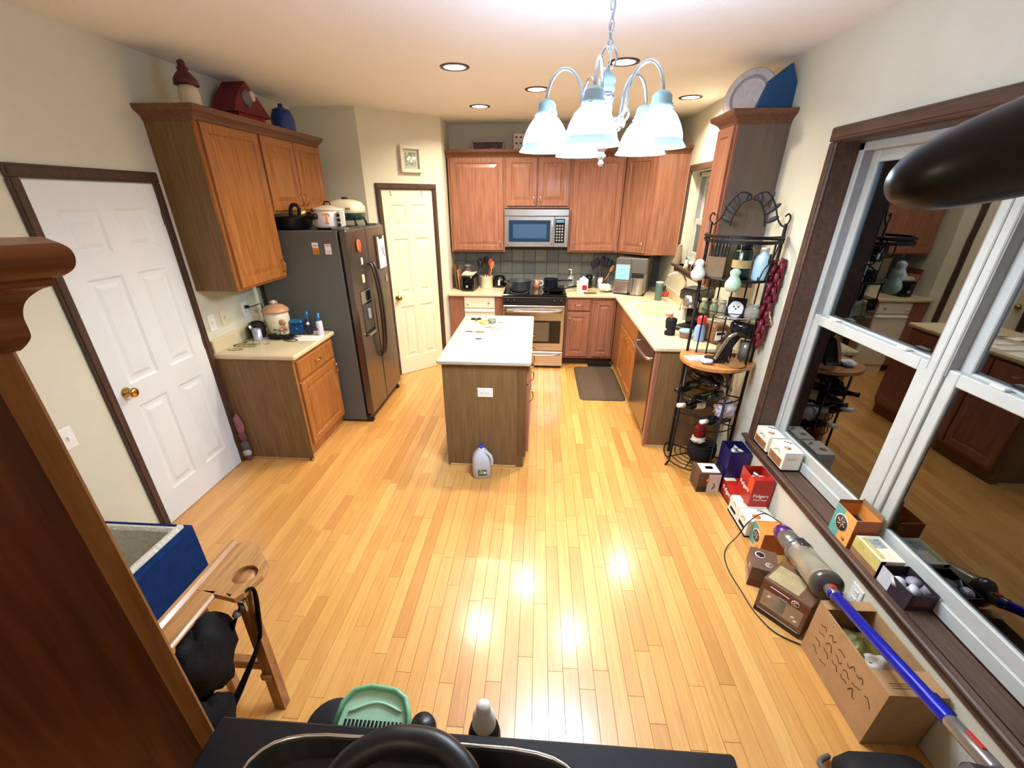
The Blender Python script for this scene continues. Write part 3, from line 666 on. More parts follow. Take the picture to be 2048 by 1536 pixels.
# ================================================================ CHANDELIER
t=thing('chandelier','lit five arm chandelier with white glass bell shades hanging on a chain','chandelier',(.232,2.0,2.085))
CHM=M('chandelier_nickel',(196,202,204),.22,.95,.5,var=(30,.06))
CHG=M('chandelier_sage_enamel',(150,176,176),.35,.3,.5,var=(20,.05))
SHADE=M('shade_glass',(252,252,250),.35,emit=((188,214,255),CH_EM),var=(6,.01))
SHADEB=M('shade_rib_band',(132,164,164),.2,0,.5,emit=((190,216,250),CH_EM*.02),var=(40,.05))
MB().lathe([(0,-.012),(.008,-.008),(.012,0),(.007,.008),(.010,.014),(.018,.026),(.010,.036),(.014,.042),(.034,.058),(.040,.066),(.036,.078),(.024,.088),(.020,.10)],n=24).build('finial',CHM,t)
MB().lathe([(.020,.10),(.027,.106),(.027,.205),(.034,.212),(.034,.222),(.022,.228)],n=24).build('column',CHM,t)
MB().lathe([(.022,.228),(.030,.234),(.031,.246),(.026,.252),(.032,.262),(.030,.274),(.020,.286),(.010,.292),(.008,.302)],n=24).build('column_cap',CHG,t)
MB().tube(arc((0,0,.335),.028,-PI/2,PI*1.5,20,'xz',ry=.034)[:-1],.0042,8,closed=True).build('loop',CHM,t)
zc=.37; k=0
while 2.085+zc<H-.03:
    m=MB().mark(); m.tube(arc((0,0,0),.0085,0,2*PI,14,'xz',ry=.018)[:-1],.0024,6,closed=True); m.place((0,0,zc),(0,0,(k%2)*PI/2)); m.build('chain_link',CHM,t)
    zc+=.0275; k+=1
m=MB(); m.tube([(.006*math.sin(i*1.3),.006*math.cos(i*1.3),.30+i*.0275) for i in range(int((H-.03-2.085-.30)/.0275)+1)],.0028,6); m.build('cord',M('clear_cord',(150,160,166),.4,var=(20,.1)),t)
MB().lathe([(0,-.035),(.012,-.03),(.05,-.018),(.062,-.001)],(0,0,H-2.085),24).build('ceiling_canopy',CHM,t)
for i in range(5):
    a=math.radians(-35+72*i); ca,sa=math.cos(a),math.sin(a)
    def W(r,z): return (r*ca,r*sa,z)
    MB().tube(bez([W(.024,.15),W(.055,.145),W(.082,.165),W(.088,.205),W(.095,.25),W(.125,.292),W(.165,.302),W(.20,.275),W(.218,.23),W(.22,.205)],5),.0062,8).build('arm',CHM,t)
    MB().tube(bez([W(.055,.148),W(.085,.135),W(.10,.155),W(.09,.172),W(.078,.162)],5),.004,7).build('arm_scroll',CHM,t)
    MB().lathe([(0,.13),(.006,.112),(.012,.12),(.014,.135),(.008,.148)],(.075*ca,.075*sa,0),12).build('arm_leaf',CHM,t)
    sx,sy=.22*ca,.22*sa
    MB().lathe([(.010,.212),(.026,.205),(.034,.196),(.035,.178),(.040,.172),(.040,.158),(.034,.154)],(sx,sy,0),22).build('socket_cup',CHG,t)
    s=MB().open_lathe([(.032,.158),(.046,.150),(.062,.132),(.076,.108),(.085,.084),(.089,.066)],(sx,sy,0),28)
    s.open_lathe([(.087,.066),(.083,.084),(.074,.107),(.060,.130),(.044,.147),(.030,.155)],(sx,sy,0),28)
    sh=s.build('shade',SHADE,t)
    s=MB().open_lathe([(.089,.066),(.091,.058),(.097,.050),(.1015,.044),(.104,.040)],(sx,sy,0),36)
    s.open_lathe([(.102,.0405),(.0995,.045),(.095,.051),(.089,.059),(.087,.066)],(sx,sy,0),36)
    s.build('rib_band',SHADEB,sh)
    MB().ball((sx,sy,.10),.024,12,8,rz=.034).build('bulb',M('bulb_glow',(255,255,255),.4,emit=((226,238,255),10),var=(5,.01)),sh)
    for b_ in range(3):
        aa=a+b_*2.1; MB().ball((sx+.042*math.cos(aa),sy+.042*math.sin(aa),.162),.005,8,6).build('thumb_screw',CHM,t)
    l=bpy.data.lights.new('chandelier_lamp','POINT'); l.energy=CH_W; l.color=CH_COL; l.shadow_soft_size=.03
    lo=bpy.data.objects.new('chandelier_lamp',l); COL.objects.link(lo); lo.parent=t; lo.location=(sx,sy,.062)
# ================================================================ IRON RACK (local: back along x, front toward -y)
RX,RY,RA=1.352,3.182,math.radians(-33)
rk=thing('iron_rack','black wrought iron half round rack with a wooden shelf beside the window','rack',(RX,RY,0),RA)
HW,DP=.222,.285
RM=Matrix.Translation((RX,RY,0))@Euler((0,0,RA)).to_matrix().to_4x4()
def rw(x,y,z): return tuple(RM@Vector((x,y,z)))
def half(hw,dp,z,n=18): return [(hw*math.cos(a),-dp*math.sin(a),z) for a in [PI*i/n for i in range(n+1)]]
for s_ in (-1,1):
    MB().tube([(s_*HW,0,0),(s_*HW,0,1.82)],.0105,8).build('back_post',IRON,rk)
for s_ in (-1,1):
    px,py=s_*.150,-.212
    MB().tube([(px*1.12,py*1.12,0),(px,py,.04),(px,py,.882)],.0085,8).build('front_leg',IRON,rk)
# bottom shelf: concentric arcs and spokes
for i,k in enumerate((1.12,.92,.74,.56,.38)):
    MB().tube(half(HW*k,DP*k,.075),.0042 if i else .006,6).build('shelf_wire',IRON,rk)
MB().tube([(-HW*1.1,0,.075),(HW*1.1,0,.075)],.006,6).build('shelf_bar',IRON,rk)
for a in (.25,.5,.75):
    MB().tube([(0,0,.072),(HW*1.1*math.cos(PI*a),-DP*1.1*math.sin(PI*a),.072)],.0055,6).build('shelf_spoke',IRON,rk)
# bottle cradle hoops
for z in (.38,.50,.62):
    MB().tube(half(HW*.98,DP*.80,z),.0048,6).build('cradle_hoop',IRON,rk)
    MB().tube([(-HW,0,z),(HW,0,z)],.005,6).build('cradle_bar',IRON,rk)
# side scroll
MB().tube(bez([(HW,-.03,.60),(HW*.9,-.10,.45),(HW*.95,-.06,.30),(HW,-.02,.20)],6),.0045,6).build('side_scroll',IRON,rk)
# wooden shelf
WS=oak('shelf_pine',(206,146,84),(160,98,48),'x',.4,.4,.2)
P=[(.258*math.cos(a),-.318*math.sin(a)) for a in [PI*i/28 for i in range(29)]]+[(-.258,.03),(.258,.03)]
MB().prism(P,.882,.905).build('wood_shelf',WS,rk)
MB().tube(half(HW*1.06,DP*1.0,.873),.007,6).build('shelf_rim',IRON,rk)
# upright bars between wood shelf and top
for x_ in (-.155,-.085,.0,.085,.155):
    MB().tube([(x_,-.002,.905),(x_,-.002,1.478)],.0056,6).build('upright_bar',IRON,rk)
MB().tube([(HW*.93,-.10,.905),(HW*.93,-.10,1.72)],.007,6).build('side_bar',IRON,rk); MB().tube([(-HW*.93,-.10,1.26),(-HW*.93,-.10,1.72)],.005,6).build('side_bar',IRON,rk)
# small wire shelf
for z,k in ((1.215,.80),(1.255,.84)):
    MB().tube(half(HW*k,DP*.62*k,z),.0032,6).build('shelf_wire',IRON,rk)
MB().tube([(-HW,0,1.215),(HW,0,1.215)],.005,6).build('shelf_bar',IRON,rk)
for i in range(1,8):
    x_=-HW*.8+i*HW*.2; MB().tube([(x_,0,1.215),(x_,-DP*.62*.8*math.sqrt(max(0,1-(x_/(HW*.8))**2)),1.215)],.0022,5).build('shelf_wire',IRON,rk)
# upper tray
P=[(HW*.98*math.cos(a),-DP*.72*math.sin(a)) for a in [PI*i/20 for i in range(21)]]
MB().prism(P,1.472,1.480).build('upper_tray',M('smoked_glass',(40,42,44),.15,0,.5,var=(5,.1)),rk)
MB().tube(half(HW*.99,DP*.73,1.476),.008,6).build('tray_rim',IRON,rk)
# top rim band
o_=[(HW*1.10*math.cos(a),-DP*.92*math.sin(a)) for a in [PI*i/24 for i in range(25)]]; i_=[(HW*1.06*math.cos(a),-DP*.88*math.sin(a)) for a in [PI*i/24 for i in range(25)]][::-1]
MB().prism(o_+i_,1.705,1.725).build('top_rim',IRON,rk); MB().prism(o_+i_,1.735,1.752).build('top_rim',IRON,rk)
MB().tube([(-HW*1.08,0,1.728),(HW*1.08,0,1.728)],.010,8).build('top_bar',IRON,rk)
# arched crest with scrolls and leaves
for s_ in (-1,1):
    pts=[(s_*HW*.93,0,1.86),(s_*HW*1.0,0,1.875),(s_*HW*1.06,0,1.855),(s_*HW*1.04,0,1.825),(s_*HW*.92,0,1.805),(s_*HW*.76,0,1.845),(s_*HW*.60,0,1.93),(s_*HW*.36,0,1.995),(s_*HW*.10,0,1.985),(s_*.006,0,1.955)]
    MB().tube(bez(pts,6),.0052,7).build('crest_scroll',IRON,rk)
    MB().tube(bez([(s_*.006,0,1.955),(s_*HW*.22,0,1.94),(s_*HW*.40,0,1.87),(s_*HW*.46,0,1.80)],6),.0052,7).build('crest_arc',IRON,rk)
    for j,(x_,z_,r_,an) in enumerate(((.20,1.965,.035,.3),(.42,1.955,.05,-.5),(.56,1.90,.055,-.9),(.62,1.84,.04,-1.1))):
        m=MB().mark().ball((0,0,0),.016,10,8,rz=r_,ry=.004); m.place((s_*HW*x_,0,z_),(0,s_*(-an),0)); m.build('crest_leaf',M('iron_leaf',(58,56,58),.5,.3,.4,var=(60,.2)),rk)
# side cross and ring on the right
MB().tube([(HW*.97,-.02,1.70),(HW*.9,-.17,1.49)],.0042,6).build('side_cross',IRON,rk); MB().tube(arc((HW*.90,-.15,1.62),.028,0,2*PI,18,'yz')[:-1],.004,6,closed=True).build('side_ring',IRON,rk)
MB().tube(bez([(HW*.90,-.15,1.59),(HW*.84,-.19,1.56),(HW*.78,-.20,1.50),(HW*.74,-.18,1.485),(HW*.72,-.16,1.51)],6),.0042,6).build('side_scroll',IRON,rk)
MB().tube(bez([(-HW,0,1.62),(-HW*1.0,-.06,1.55),(-HW*.98,-.10,1.48),(-HW*1.0,-.06,1.42)],6),.004,6).build('side_scroll',IRON,rk)
# ---- wine bottles in the cradle
WB=M('dark_wine_glass',(12,16,12),.08,0,.6,var=(10,.2)); CAPW=M('white_capsule',(228,224,212),.4,0,.4,var=(30,.03))
prof=[(0,0),(.034,0),(.037,.006),(.037,.185),(.034,.205),(.018,.235),(.0145,.25),(.0145,.30),(0,.30)]
def bottle(label,p,yaw,pitch,cap,lab=None,labm=None):
    t=thing('wine_bottle',label,'bottle',rw(*p),rot=(Euler((PI/2+pitch,0,RA+yaw))))
    MB().lathe(prof,n=18).build('bottle_glass',WB,t)
    MB().lathe([(0,.3015),(.0175,.3015),(.0175,.232),(.0165,.232)][::-1],n=16).build('capsule',cap,t)
    if lab: MB().open_lathe([(.0374,.06),(.0374,.15)],n=18).build('paper_label',labm or PAPER,t)
    return t
bottle('dark wine bottle with white capsule, lying in the upper left of the rack cradle',(.015,-.045,.535),-.55,-.12,CAPW,1,PAPER)
bottle('dark wine bottle with white capsule, wrapped near the lower cradle hoop',(.165,-.035,.455),-.42,-.12,CAPW)
bottle('dark wine bottle lying deepest in the cradle, black capsule',(-.10,-.0,.665),-.25,-.05,BLKG)
bottle('dark wine bottle under the wooden shelf, cream label',(.12,.0,.67),-.2,-.05,BLK,1,CREAM)
bottle('dark wine bottle lying crosswise just under the left of the wooden shelf',(-.14,-.09,.765),.9,-.02,BLKG)
bottle('dark wine bottle with its neck toward the window, highest in the cradle',(-.02,-.06,.80),.6,-.02,BLK)
bottle('dark wine bottle lying in the middle hoop behind the wrapped one',(.03,.0,.60),-.35,-.06,BLKG)
# wrapped bottle (crinkled clear bag) and hanging pouch
t=thing('gift_bag','crinkled pale cellophane bag around a bottle under the wooden shelf','bag',rw(.15,-.13,.56)); 
MB().ball((0,0,0),.075,22,14,rz=.065,ry=.06,amp=.28,seed=4,freq=7).build('wrap',M('cellophane',(196,186,196),.2,0,.6,var=(30,.3),bump=(40,.6)),t); MB().ball((-.05,-.045,-.03),.018,10,8,amp=.2,seed=9).build('knot',M('lilac_ribbon',(150,136,176),.4,var=(30,.1)),t)
t=thing('cloth_pouch','small red and white cloth pouch hanging low in the rack','pouch',rw(.02,-.16,.31)); 
MB().ball((0,0,.03),.045,16,12,rz=.07,ry=.035,amp=.18,seed=5).build('red_cloth',M('red_felt',(120,30,26),.9,0,.1,var=(30,.2),bump=(120,.3)),t); MB().ball((0,-.005,-.035),.055,18,10,rz=.028,ry=.042,amp=.3,seed=6,freq=5).build('white_trim',M('white_felt',(210,204,188),.95,0,.1,var=(30,.08),bump=(90,.5)),t)
t=thing('black_pot','round black pot standing on the bottom of the rack','pot',rw(.05,-.09,.082)); MB().lathe([(0,0),(.085,0),(.105,.03),(.11,.10),(.10,.13),(.104,.136),(.094,.136),(.09,.03),(0,.02)],n=24).build('body',BLKM,t); MB().lathe([(0,.0),(.07,.0),(.075,-.002)],(0,0,.134),20).build('lid',BLKM,t)
# ---- things on the wooden shelf
t=thing('can_opener','black electric can opener with silver arm on the wooden shelf','can opener',rw(.04,-.10,.905),RA+.5); t.scale=(1.35,)*3
m=MB(); m.mark(); m.prism([(-.03,.012),(.025,.012),(.04,.09),(.07,.15),(.03,.16),(-.02,.10)],-.03,.03,'xz'); m.build('arm',BLKG,t)
part('base',BLK,t,(-.075,.035,-.045,.045,0,.016),b=.006); m=MB().mark(); m.lathe([(0,-.035),(.055,-.035),(.062,-.02),(.062,.02),(.055,.035),(0,.035)],n=24,sx=1.35); m.place((.095,0,.175),(0,.12,0)); m.build('head',BLKG,t)
m=MB(); m.tube(bez([(-.04,-.036,.02),(-.015,-.037,.09),(.01,-.037,.145),(.05,-.037,.168)],6),.010,8); m.build('silver_band',CHROME,t)
MB().cyl((.115,0,.016),.032,.10,18).build('cutter_housing',M('smoke_grey',(120,116,104),.2,.3,.5,var=(10,.1)),t)
t=thing('cutting_mat','white rectangular mat with a black stripe on the wooden shelf','mat',rw(-.10,-.13,.9055),RA+.75); part('sheet',PAPER,t,(-.09,.09,-.055,.055,0,.003)); part('stripe',INKB,t,(-.09,.09,-.052,-.042,.003,.0034))
o=MB().ball((0,0,.015),.04,16,10,rz=.016,ry=.03,amp=.4,seed=11,freq=6).build('crumpled_tissue',M('tissue',(226,230,240),.9,0,.1,var=(20,.03),bump=(60,.4))); o.location=rw(-.02,-.22,.908); tag(o,'crumpled white tissue near the front rim of the wooden shelf','tissue')
t=thing('glass_coaster','round brown glass coaster dish at the right of the wooden shelf','dish',rw(.15,-.15,.9055)); MB().lathe([(0,.002),(.05,.002),(.062,.012),(.066,.012),(.054,0),(0,0)],n=28).build('dish',M('amber_glass',(170,120,72),.15,0,.5,var=(8,.1)),t)
# ---- wire shelf: photo of dog, shakers
t=thing('dog_photo','small photo card of a fluffy white dog on the wire shelf','photo',rw(.06,-.07,1.219),RA-.1)
part('card',INKB,t,(-.06,.06,0,.006,0,.135)); MB().ball((0,-.001,.055),.05,18,12,rz=.055,ry=.003,amp=.12,seed=3,freq=6).build('dog_shape',M('dog_white',(226,226,226),.7,var=(60,.08)),t)
m=MB()
for x_,z_ in ((-.014,.075),(.014,.075),(0,.06)): m.ball((x_,-.0042,z_),.0055,8,6,ry=.0012)
m.build('dog_face',INKB,t); part('ledge',SILVERG,t,(-.06,.06,-.03,0,0,.004))
for lab,x_,c_ in (('squat olive glass jar with cork lid, leftmost on the wire shelf',-.155,(120,122,84)),('middle grey green spice jar on the wire shelf',-.085,(132,132,100)),('pale spice jar nearest the dog photo on the wire shelf',-.03,(150,146,120))):
    t=thing('spice_jar',lab,'jar',rw(x_,-.05,1.219)); MB().lathe([(0,0),(.026,0),(.028,.01),(.028,.06),(.018,.075),(.018,.08),(0,.08)],n=16).build('glass',M('jar_%d'%c_[0],c_,.2,0,.5,var=(14,.15)),t); MB().cyl((0,0,.08),.021,.022,14).build('lid',M('jar_lid',(176,166,132),.5,.2,.4,var=(30,.1)),t)
t=thing('glass_jar','clear round glass jar at the right end of the wire shelf','jar',rw(.17,-.09,1.221)); MB().lathe([(0,0),(.035,0),(.05,.03),(.05,.07),(.03,.10),(.034,.105),(.030,.105),(.046,.07),(.046,.03),(0,.006)],n=20).build('glass',M('clear_glass_grey',(176,178,168),.08,0,.6,alpha=.45,var=(6,.1)),t); MB().tube([(-.03,-.03,.06),(.02,-.04,.11)],.006,8).build('spoon_handle',CHROME,t)
# ---- upper tray things
t=thing('knife_caddy','clear box caddy with dark handles standing in it, left on the rack tray','caddy',rw(-.12,-.07,1.4805),RA); 
m=MB(); m.box(-.06,.06,-.045,.045,0,.006); m.box(-.06,.06,-.045,-.041,.006,.13); m.box(-.06,.06,.041,.045,.006,.13); m.box(-.06,-.056,-.041,.041,.006,.13); m.box(.056,.06,-.041,.041,.006,.13); m.build('box',M('smoky_acrylic',(150,124,96),.15,0,.5,alpha=.75,var=(6,.1)),t)
m=MB()
for i in range(6): m.tube([(-.045+.018*i,-.01,.02),(-.05+.022*i,-.005,.20+.02*(i%3))],.008,8)
m.build('handles',BLK,t)
part('filling',M('tan_filling',(170,140,106),.8,var=(30,.15)),t,(-.054,.054,-.039,.039,.007,.09))
t=thing('dark_canister','dark green canister with glinting clip lid, middle of the rack tray','canister',rw(.035,-.08,1.4805)); MB().lathe([(0,0),(.058,0),(.06,.01),(.06,.17),(.05,.185),(0,.185)],n=22).build('body',M('green_black_enamel',(18,36,34),.2,0,.5,var=(10,.2)),t); MB().lathe([(0,.186),(.05,.186),(.05,.21),(.04,.225),(0,.225)],n=22).build('lid',BLKG,t); MB().tube([(.02,-.05,.215),(.05,-.035,.22),(.06,0,.2)],.005,8).build('clip',CHROME,t); MB().open_lathe([(.0606,.07),(.0606,.12)],n=22).build('label_band',M('tan_label',(176,150,96),.6,var=(30,.2)),t)
t=thing('water_jug','pale blue plastic jug at the right of the rack tray','jug',rw(.155,-.075,1.4805)); MB().lathe([(0,0),(.046,0),(.05,.01),(.05,.12),(.04,.15),(.022,.165),(.022,.18),(0,.18)],n=22).build('body',BLUEL,t); MB().cyl((0,0,.18),.025,.018,16).build('cap',WHITE,t)
for lab,px,mt,sc_ in (('frosted white glass gourd hanging from the left of the rack rim',(-.205,-.17,1.51),M('frosted_white_glass',(212,218,210),.35,0,.5,var=(10,.05)),1.0),('pale green glass gourd hanging in front of the rack tray',(.04,-.25,1.475),M('pale_green_glass',(170,198,168),.25,0,.5,var=(10,.08)),1.05)):
    t=thing('glass_gourd',lab,'ornament',rw(*px)); s=sc_
    MB().lathe([(0,-.055*s),(.03*s,-.05*s),(.046*s,-.025*s),(.046*s,.0),(.032*s,.025*s),(.024*s,.04*s),(.03*s,.055*s),(.03*s,.068*s),(.015*s,.082*s),(0,.085*s)],n=20).build('gourd',mt,t); MB().tube([(0,0,.083*s),(.004,.002,.15),(0,.0,1.72-px[2])],.0014,5).build('hanging_cord',M('twine',(176,160,120),.8,var=(30,.1)),t)
# dried chili string
t=thing('chili_ristra','long string of dried dark red chilies hanging from the rack corner','chili string',rw(HW*1.12,-.075,1.735)); CH=M('dried_chili',(104,20,40),.4,0,.5,var=(30,.35),bump=(60,.3))
MB().tube([(0,0,.02),(0,0,-.12),(-.01,0,-.68)],.003,6).build('string',M('raffia',(200,180,140),.8,var=(30,.1)),t)
rnd=random.Random(12)
for i in range(46):
    z_=-.13-.53*(i/46.)**1.0; a=i*2.4; r_=.03*(1.1-.4*i/46.); m=MB().mark(); L2=rnd.uniform(.06,.095)
    m.tube([(0,0,0),(r_*.9,0,-L2*.25),(r_*1.2,0,-L2*.7),(r_*.8,0,-L2)],[.005,.016,.013,.003],7); m.place((rnd.uniform(-.006,.006)-.012*i/46,rnd.uniform(-.006,.006),z_+.02),(0,0,a)); m.build('chili',CH,t)
for i in range(4):
    m=MB().tube([(0,-.03,-.42-i*.02),(.01+.012*i,-.035,-.47-i*.02),(.012*i,-.035,-.53)],.0025,5); m.build('husk',M('husk',(206,188,146),.8,var=(30,.1)),t)
# ================================================================ ISLAND TOP
Z=C0+.0003
t=thing('milk_jug','empty clear plastic gallon jug with blue cap on the floor by the island','jug',(-.402,2.845,0),.15)
JUG=M('cloudy_jug_plastic',(214,222,232),.35,0,.5,alpha=.82,var=(8,.04))
def sq(hx,hy,z,n=20,p=3.5):
    return [(hx*math.copysign(abs(math.cos(a))**(2/p),math.cos(a)),hy*math.copysign(abs(math.sin(a))**(2/p),math.sin(a)),z) for a in [2*PI*i/n for i in range(n)]]
MB().loft([sq(.066,.066,0),sq(.072,.072,.012),sq(.073,.073,.10),sq(.071,.071,.14),sq(.062,.062,.18),sq(.042,.042,.215),sq(.022,.022,.235),sq(.019,.019,.25)],sm=True).build('body',JUG,t)
MB().tube(bez([(.03,-.03,.222),(.066,-.05,.20),(.078,-.058,.16),(.074,-.056,.115)],6),.011,10).build('handle',JUG,t)
MB().cyl((0,0,.246),.021,.018,18).build('cap',M('blue_cap',(42,62,170),.4,var=(20,.08)),t)
part('paper_label',M('jug_label',(70,90,80),.5,var=(30,.5)),t,(-.03,.035,-.0755,-.073,.035,.085)); part('label_bloom',M('label_lime',(150,190,90),.5,var=(30,.2)),t,(-.022,.008,-.0765,-.0752,.05,.08)); part('label_dot',PAPER,t,(.012,.03,-.0765,-.0752,.05,.07))
def sheet(label,x,y,w,h,rz,z=0,name='paper_sheet',mat=PAPER,lines=0):
    t=thing(name,label,'paper',(x,y,Z+z),rz); part('sheet',mat,t,(-w/2,w/2,-h/2,h/2,0,.0012))
    if lines:
        m=MB()
        for i in range(lines): m.box(-w*.4,w*(.1+.3*((i*37)%10)/10),h*.38-i*h*.76/lines-.001,h*.38-i*h*.76/lines+.001,.0012,.0016)
        m.build('print_lines',M('faint_ink',(150,150,150),.8,var=(40,.1)),t)
    return t
sheet('white paper sheet nearest the front edge of the island top',-.475,3.18,.27,.15,-.05,lines=3)
sheet('white paper sheet lying at the right edge of the island top',-.20,3.31,.27,.17,-.12,lines=4)
sheet('white paper sheet in the middle right of the island top',-.215,3.50,.25,.12,.04,.0016,lines=3)
sheet('farthest white paper sheet on the right of the island top',-.22,3.66,.23,.11,.03,lines=2)
t=thing('envelope_stack','stack of grey and white envelopes on the island top','envelopes',(-.455,3.45,Z),.02)
for i in range(3): part('envelope',(SILVERG,PAPER,M('grey_envelope',(150,150,152),.7,var=(30,.1)))[i],t,(-.085,.085,-.035+.004*i,.035+.004*i,.0015*i,.0015*i+.0014))
part('pen',INKB,t,(-.05,0,.0,.008,.0046,.0106),b=.002)
t=thing('mail_stack','open stack of mail with grey borders left on the island top','mail',(-.50,3.72,Z),-.05)
part('envelope',SILVERG,t,(-.13,.06,-.05,.05,0,.003)); part('envelope',PAPER,t,(-.12,.08,-.03,.07,.003,.006)); part('envelope',ORANGE,t,(-.03,.04,-.055,-.02,.0062,.009)); part('envelope',SILVERG,t,(.06,.17,.05,.09,0,.004)); part('window_strip',INKB,t,(-.12,-.06,-.048,-.04,.0032,.0062))
t=thing('scissors','black handled scissors at the far left of the island top','scissors',(-.585,4.07,Z),.1)
for s_ in (-1,1):
    MB().tube(arc((s_*.026,.05,.006),.02,0,2*PI,16,ry=.026)[:-1],.0055,8,closed=True).build('finger_loop',BLK,t)
    m=MB().mark(); m.prism([(-.006,.03),(.006,.03),(.003,-.08),(0,-.09)],0,.003); m.place((s_*.004,0,.002+.003*(s_>0)),(0,0,s_*.16)); m.build('blade',STEELH,t)
t=thing('tape_roll','orange and clear tape roll beside the scissors','tape',(-.495,3.975,Z)); MB().open_lathe([(.045,0),(.045,.022),(.028,.022),(.028,0),(.045,0)],n=24).build('roll',M('amber_tape',(206,158,96),.3,var=(14,.08)),t)
t=thing('tape_roll','grey tape roll right of the orange one on the island','tape',(-.425,4.0,Z)); MB().open_lathe([(.04,0),(.04,.035),(.022,.035),(.022,0),(.04,0)],n=24).build('roll',M('grey_tape',(112,116,118),.4,.2,.4,var=(14,.08)),t)
t=thing('key_ring','small cluster of keys and a tag on the island top','keys',(-.43,3.83,Z)); MB().tube(arc((0,0,.004),.016,0,2*PI,14)[:-1],.0018,6,closed=True).build('ring',CHROME,t)
for i,a in enumerate((.3,1.6,3.2)): 
    m=MB().mark(); m.box(.01,.055,-.005,.005,0,.003); m.lathe([(0,0),(.011,0),(.011,.003),(0,.003)],(.018,0,0),12); m.place((0,0,.001),(0,0,a)); m.build('key',(BRASS,NICKEL,BRASS)[i],t)
t=thing('bottle_opener','thin metal opener lying right of the grey tape','opener',(-.30,4.02,Z),.1); MB().tube([(-.07,0,.003),(.04,0,.003),(.055,.012,.003),(.045,.02,.003)],.003,6).build('rod',STEELH,t); part('tip',STEELH,t,(.045,.065,.0,.03,.001,.006),b=.002)
# ================================================================ LEFT COUNTER
t=thing('cookie_jar','cream ceramic cookie jar with mushroom relief and brown lid','jar',(-2.20,3.50,Z))
MB().lathe([(0,0),(.075,0),(.088,.02),(.096,.08),(.098,.15),(.092,.19),(.084,.198)],n=30).build('body',CREAM,t)
LID=M('mushroom_lid',(206,156,118),.3,0,.5,var=(10,.1)); MB().lathe([(.0,.192),(.104,.196),(.108,.205),(.098,.222),(.07,.245),(.03,.258),(0,.26)],n=30).build('lid',LID,t)
MB().ball((0,0,.272),.024,12,8,rz=.018).build('lid_knob',CREAM,t); MB().ball((.02,0,.272),.014,10,7).build('lid_knob',LID,t); MB().ball((-.018,-.01,.272),.013,10,7).build('lid_knob',LID,t)
for x_,z_,r_ in ((.045,.12,.036),(.062,.07,.034),(.02,.06,.024)):
    a=math.atan2(-.9,.5); MB().ball((.094*math.cos(a)+x_*.6,.094*math.sin(a)+x_*.35,z_),r_,14,8,rz=r_*.75,ry=.018).build('mushroom_cap',M('mushroom_tan',(190,142,106),.35,var=(12,.12)),t); MB().cyl((.094*math.cos(a)+x_*.6,.094*math.sin(a)+x_*.35,z_-.04),.012,.03,10).build('mushroom_stem',CREAM,t)
MB().ball((.02,-.094,.065),.018,10,6,rz=.008,ry=.006).build('leaf',M('leaf_green',(110,116,72),.5,var=(20,.1)),t)
t=thing('smart_speaker','round black speaker behind the small tin, against the wall','speaker',(-2.33,3.40,Z)); MB().lathe([(0,0),(.045,0),(.058,.02),(.064,.07),(.058,.115),(.035,.135),(0,.14)],n=22).build('mesh_body',BLKM,t); MB().lathe([(0,.1402),(.02,.1396),(.022,.137)],n=16).build('touch_pad',BLKG,t)
t=thing('tin_can','small open tin can with silver blue label in front of the cookie jar','can',(-2.285,3.315,Z)); MB().open_lathe([(.034,0),(.034,.095),(.031,.095),(.031,.01)],n=20).build('can_wall',M('can_label_print',(186,192,206),.35,.4,.5,var=(18,.3)),t); MB().lathe([(0,.006),(.031,.006),(.034,0),(0,0)],n=20).build('can_base',STEEL,t); m=MB().mark().lathe([(0,0),(.033,0),(.033,.0015),(0,.0015)],n=18); m.place((-.034,0,.112),(0,1.15,0)); m.build('bent_lid',STEELH,t)
t=thing('tin_box','small blue tin box with domed lid between cookie jar and bottles','box',(-2.055,3.53,Z),.25); part('body',BLUE,t,(-.055,.055,-.04,.04,0,.085),b=.01); part('lid',M('blue_lid',(40,104,150),.3,0,.5,var=(14,.1)),t,(-.058,.058,-.043,.043,.087,.125),b=.016); part('base',BLK,t,(-.05,.05,-.036,.036,-.0002,.006))
MB().ball((0,-.041,.05),.01,8,6,ry=.003).build('emblem',M('grey_emblem',(110,130,140),.4,.3,var=(20,.1)),t)
def spray(label,loc,body,s=1):
    t=thing('spray_bottle',label,'bottle',loc,.4); MB().lathe([(0,0),(.027,0),(.03,.008),(.031,.06),(.026,.10),(.016,.125),(.014,.135)],n=18).build('body',body,t)
    MB().lathe([(.016,.133),(.018,.14),(.018,.165),(.014,.19),(0,.198)],n=16).build('cap',M('cap_blue_metal',(46,112,150),.25,.4,.5,var=(16,.1)),t)
    MB().ball((0,-.027,.095),.013,10,6,ry=.006).build('round_label',PAPER,t); return t
spray('dark plum spray bottle with blue cap near the refrigerator',(-1.955,3.53,Z),M('plum_dark',(38,34,58),.3,var=(14,.2)))
t=thing('spray_bottle','tall white spray can with blue cap at the counter edge','bottle',(-1.842,3.50,Z)); MB().lathe([(0,0),(.025,0),(.026,.004),(.026,.115),(.018,.125)],n=18).build('body',M('white_lilac_can',(216,214,224),.3,0,.5,var=(16,.06)),t); MB().lathe([(.02,.125),(.02,.15),(.014,.185),(0,.19)],n=16).build('cap',_M['cap_blue_metal'],t); part('print_mark',M('slate_print',(80,84,110),.5,var=(30,.2)),t,(-.022,-.005,-.0265,-.0235,.05,.065))
sheet('white folded papers lying at the right edge of the left counter',-1.90,3.375,.21,.10,.05,lines=2); sheet('second white sheet under the tall white spray can',-1.90,3.445,.19,.06,.08,.0014)
t=thing('cable_pile','tangled black charging cables heaped before the cookie jar','cables',(-2.12,3.375,Z)); rnd=random.Random(21)
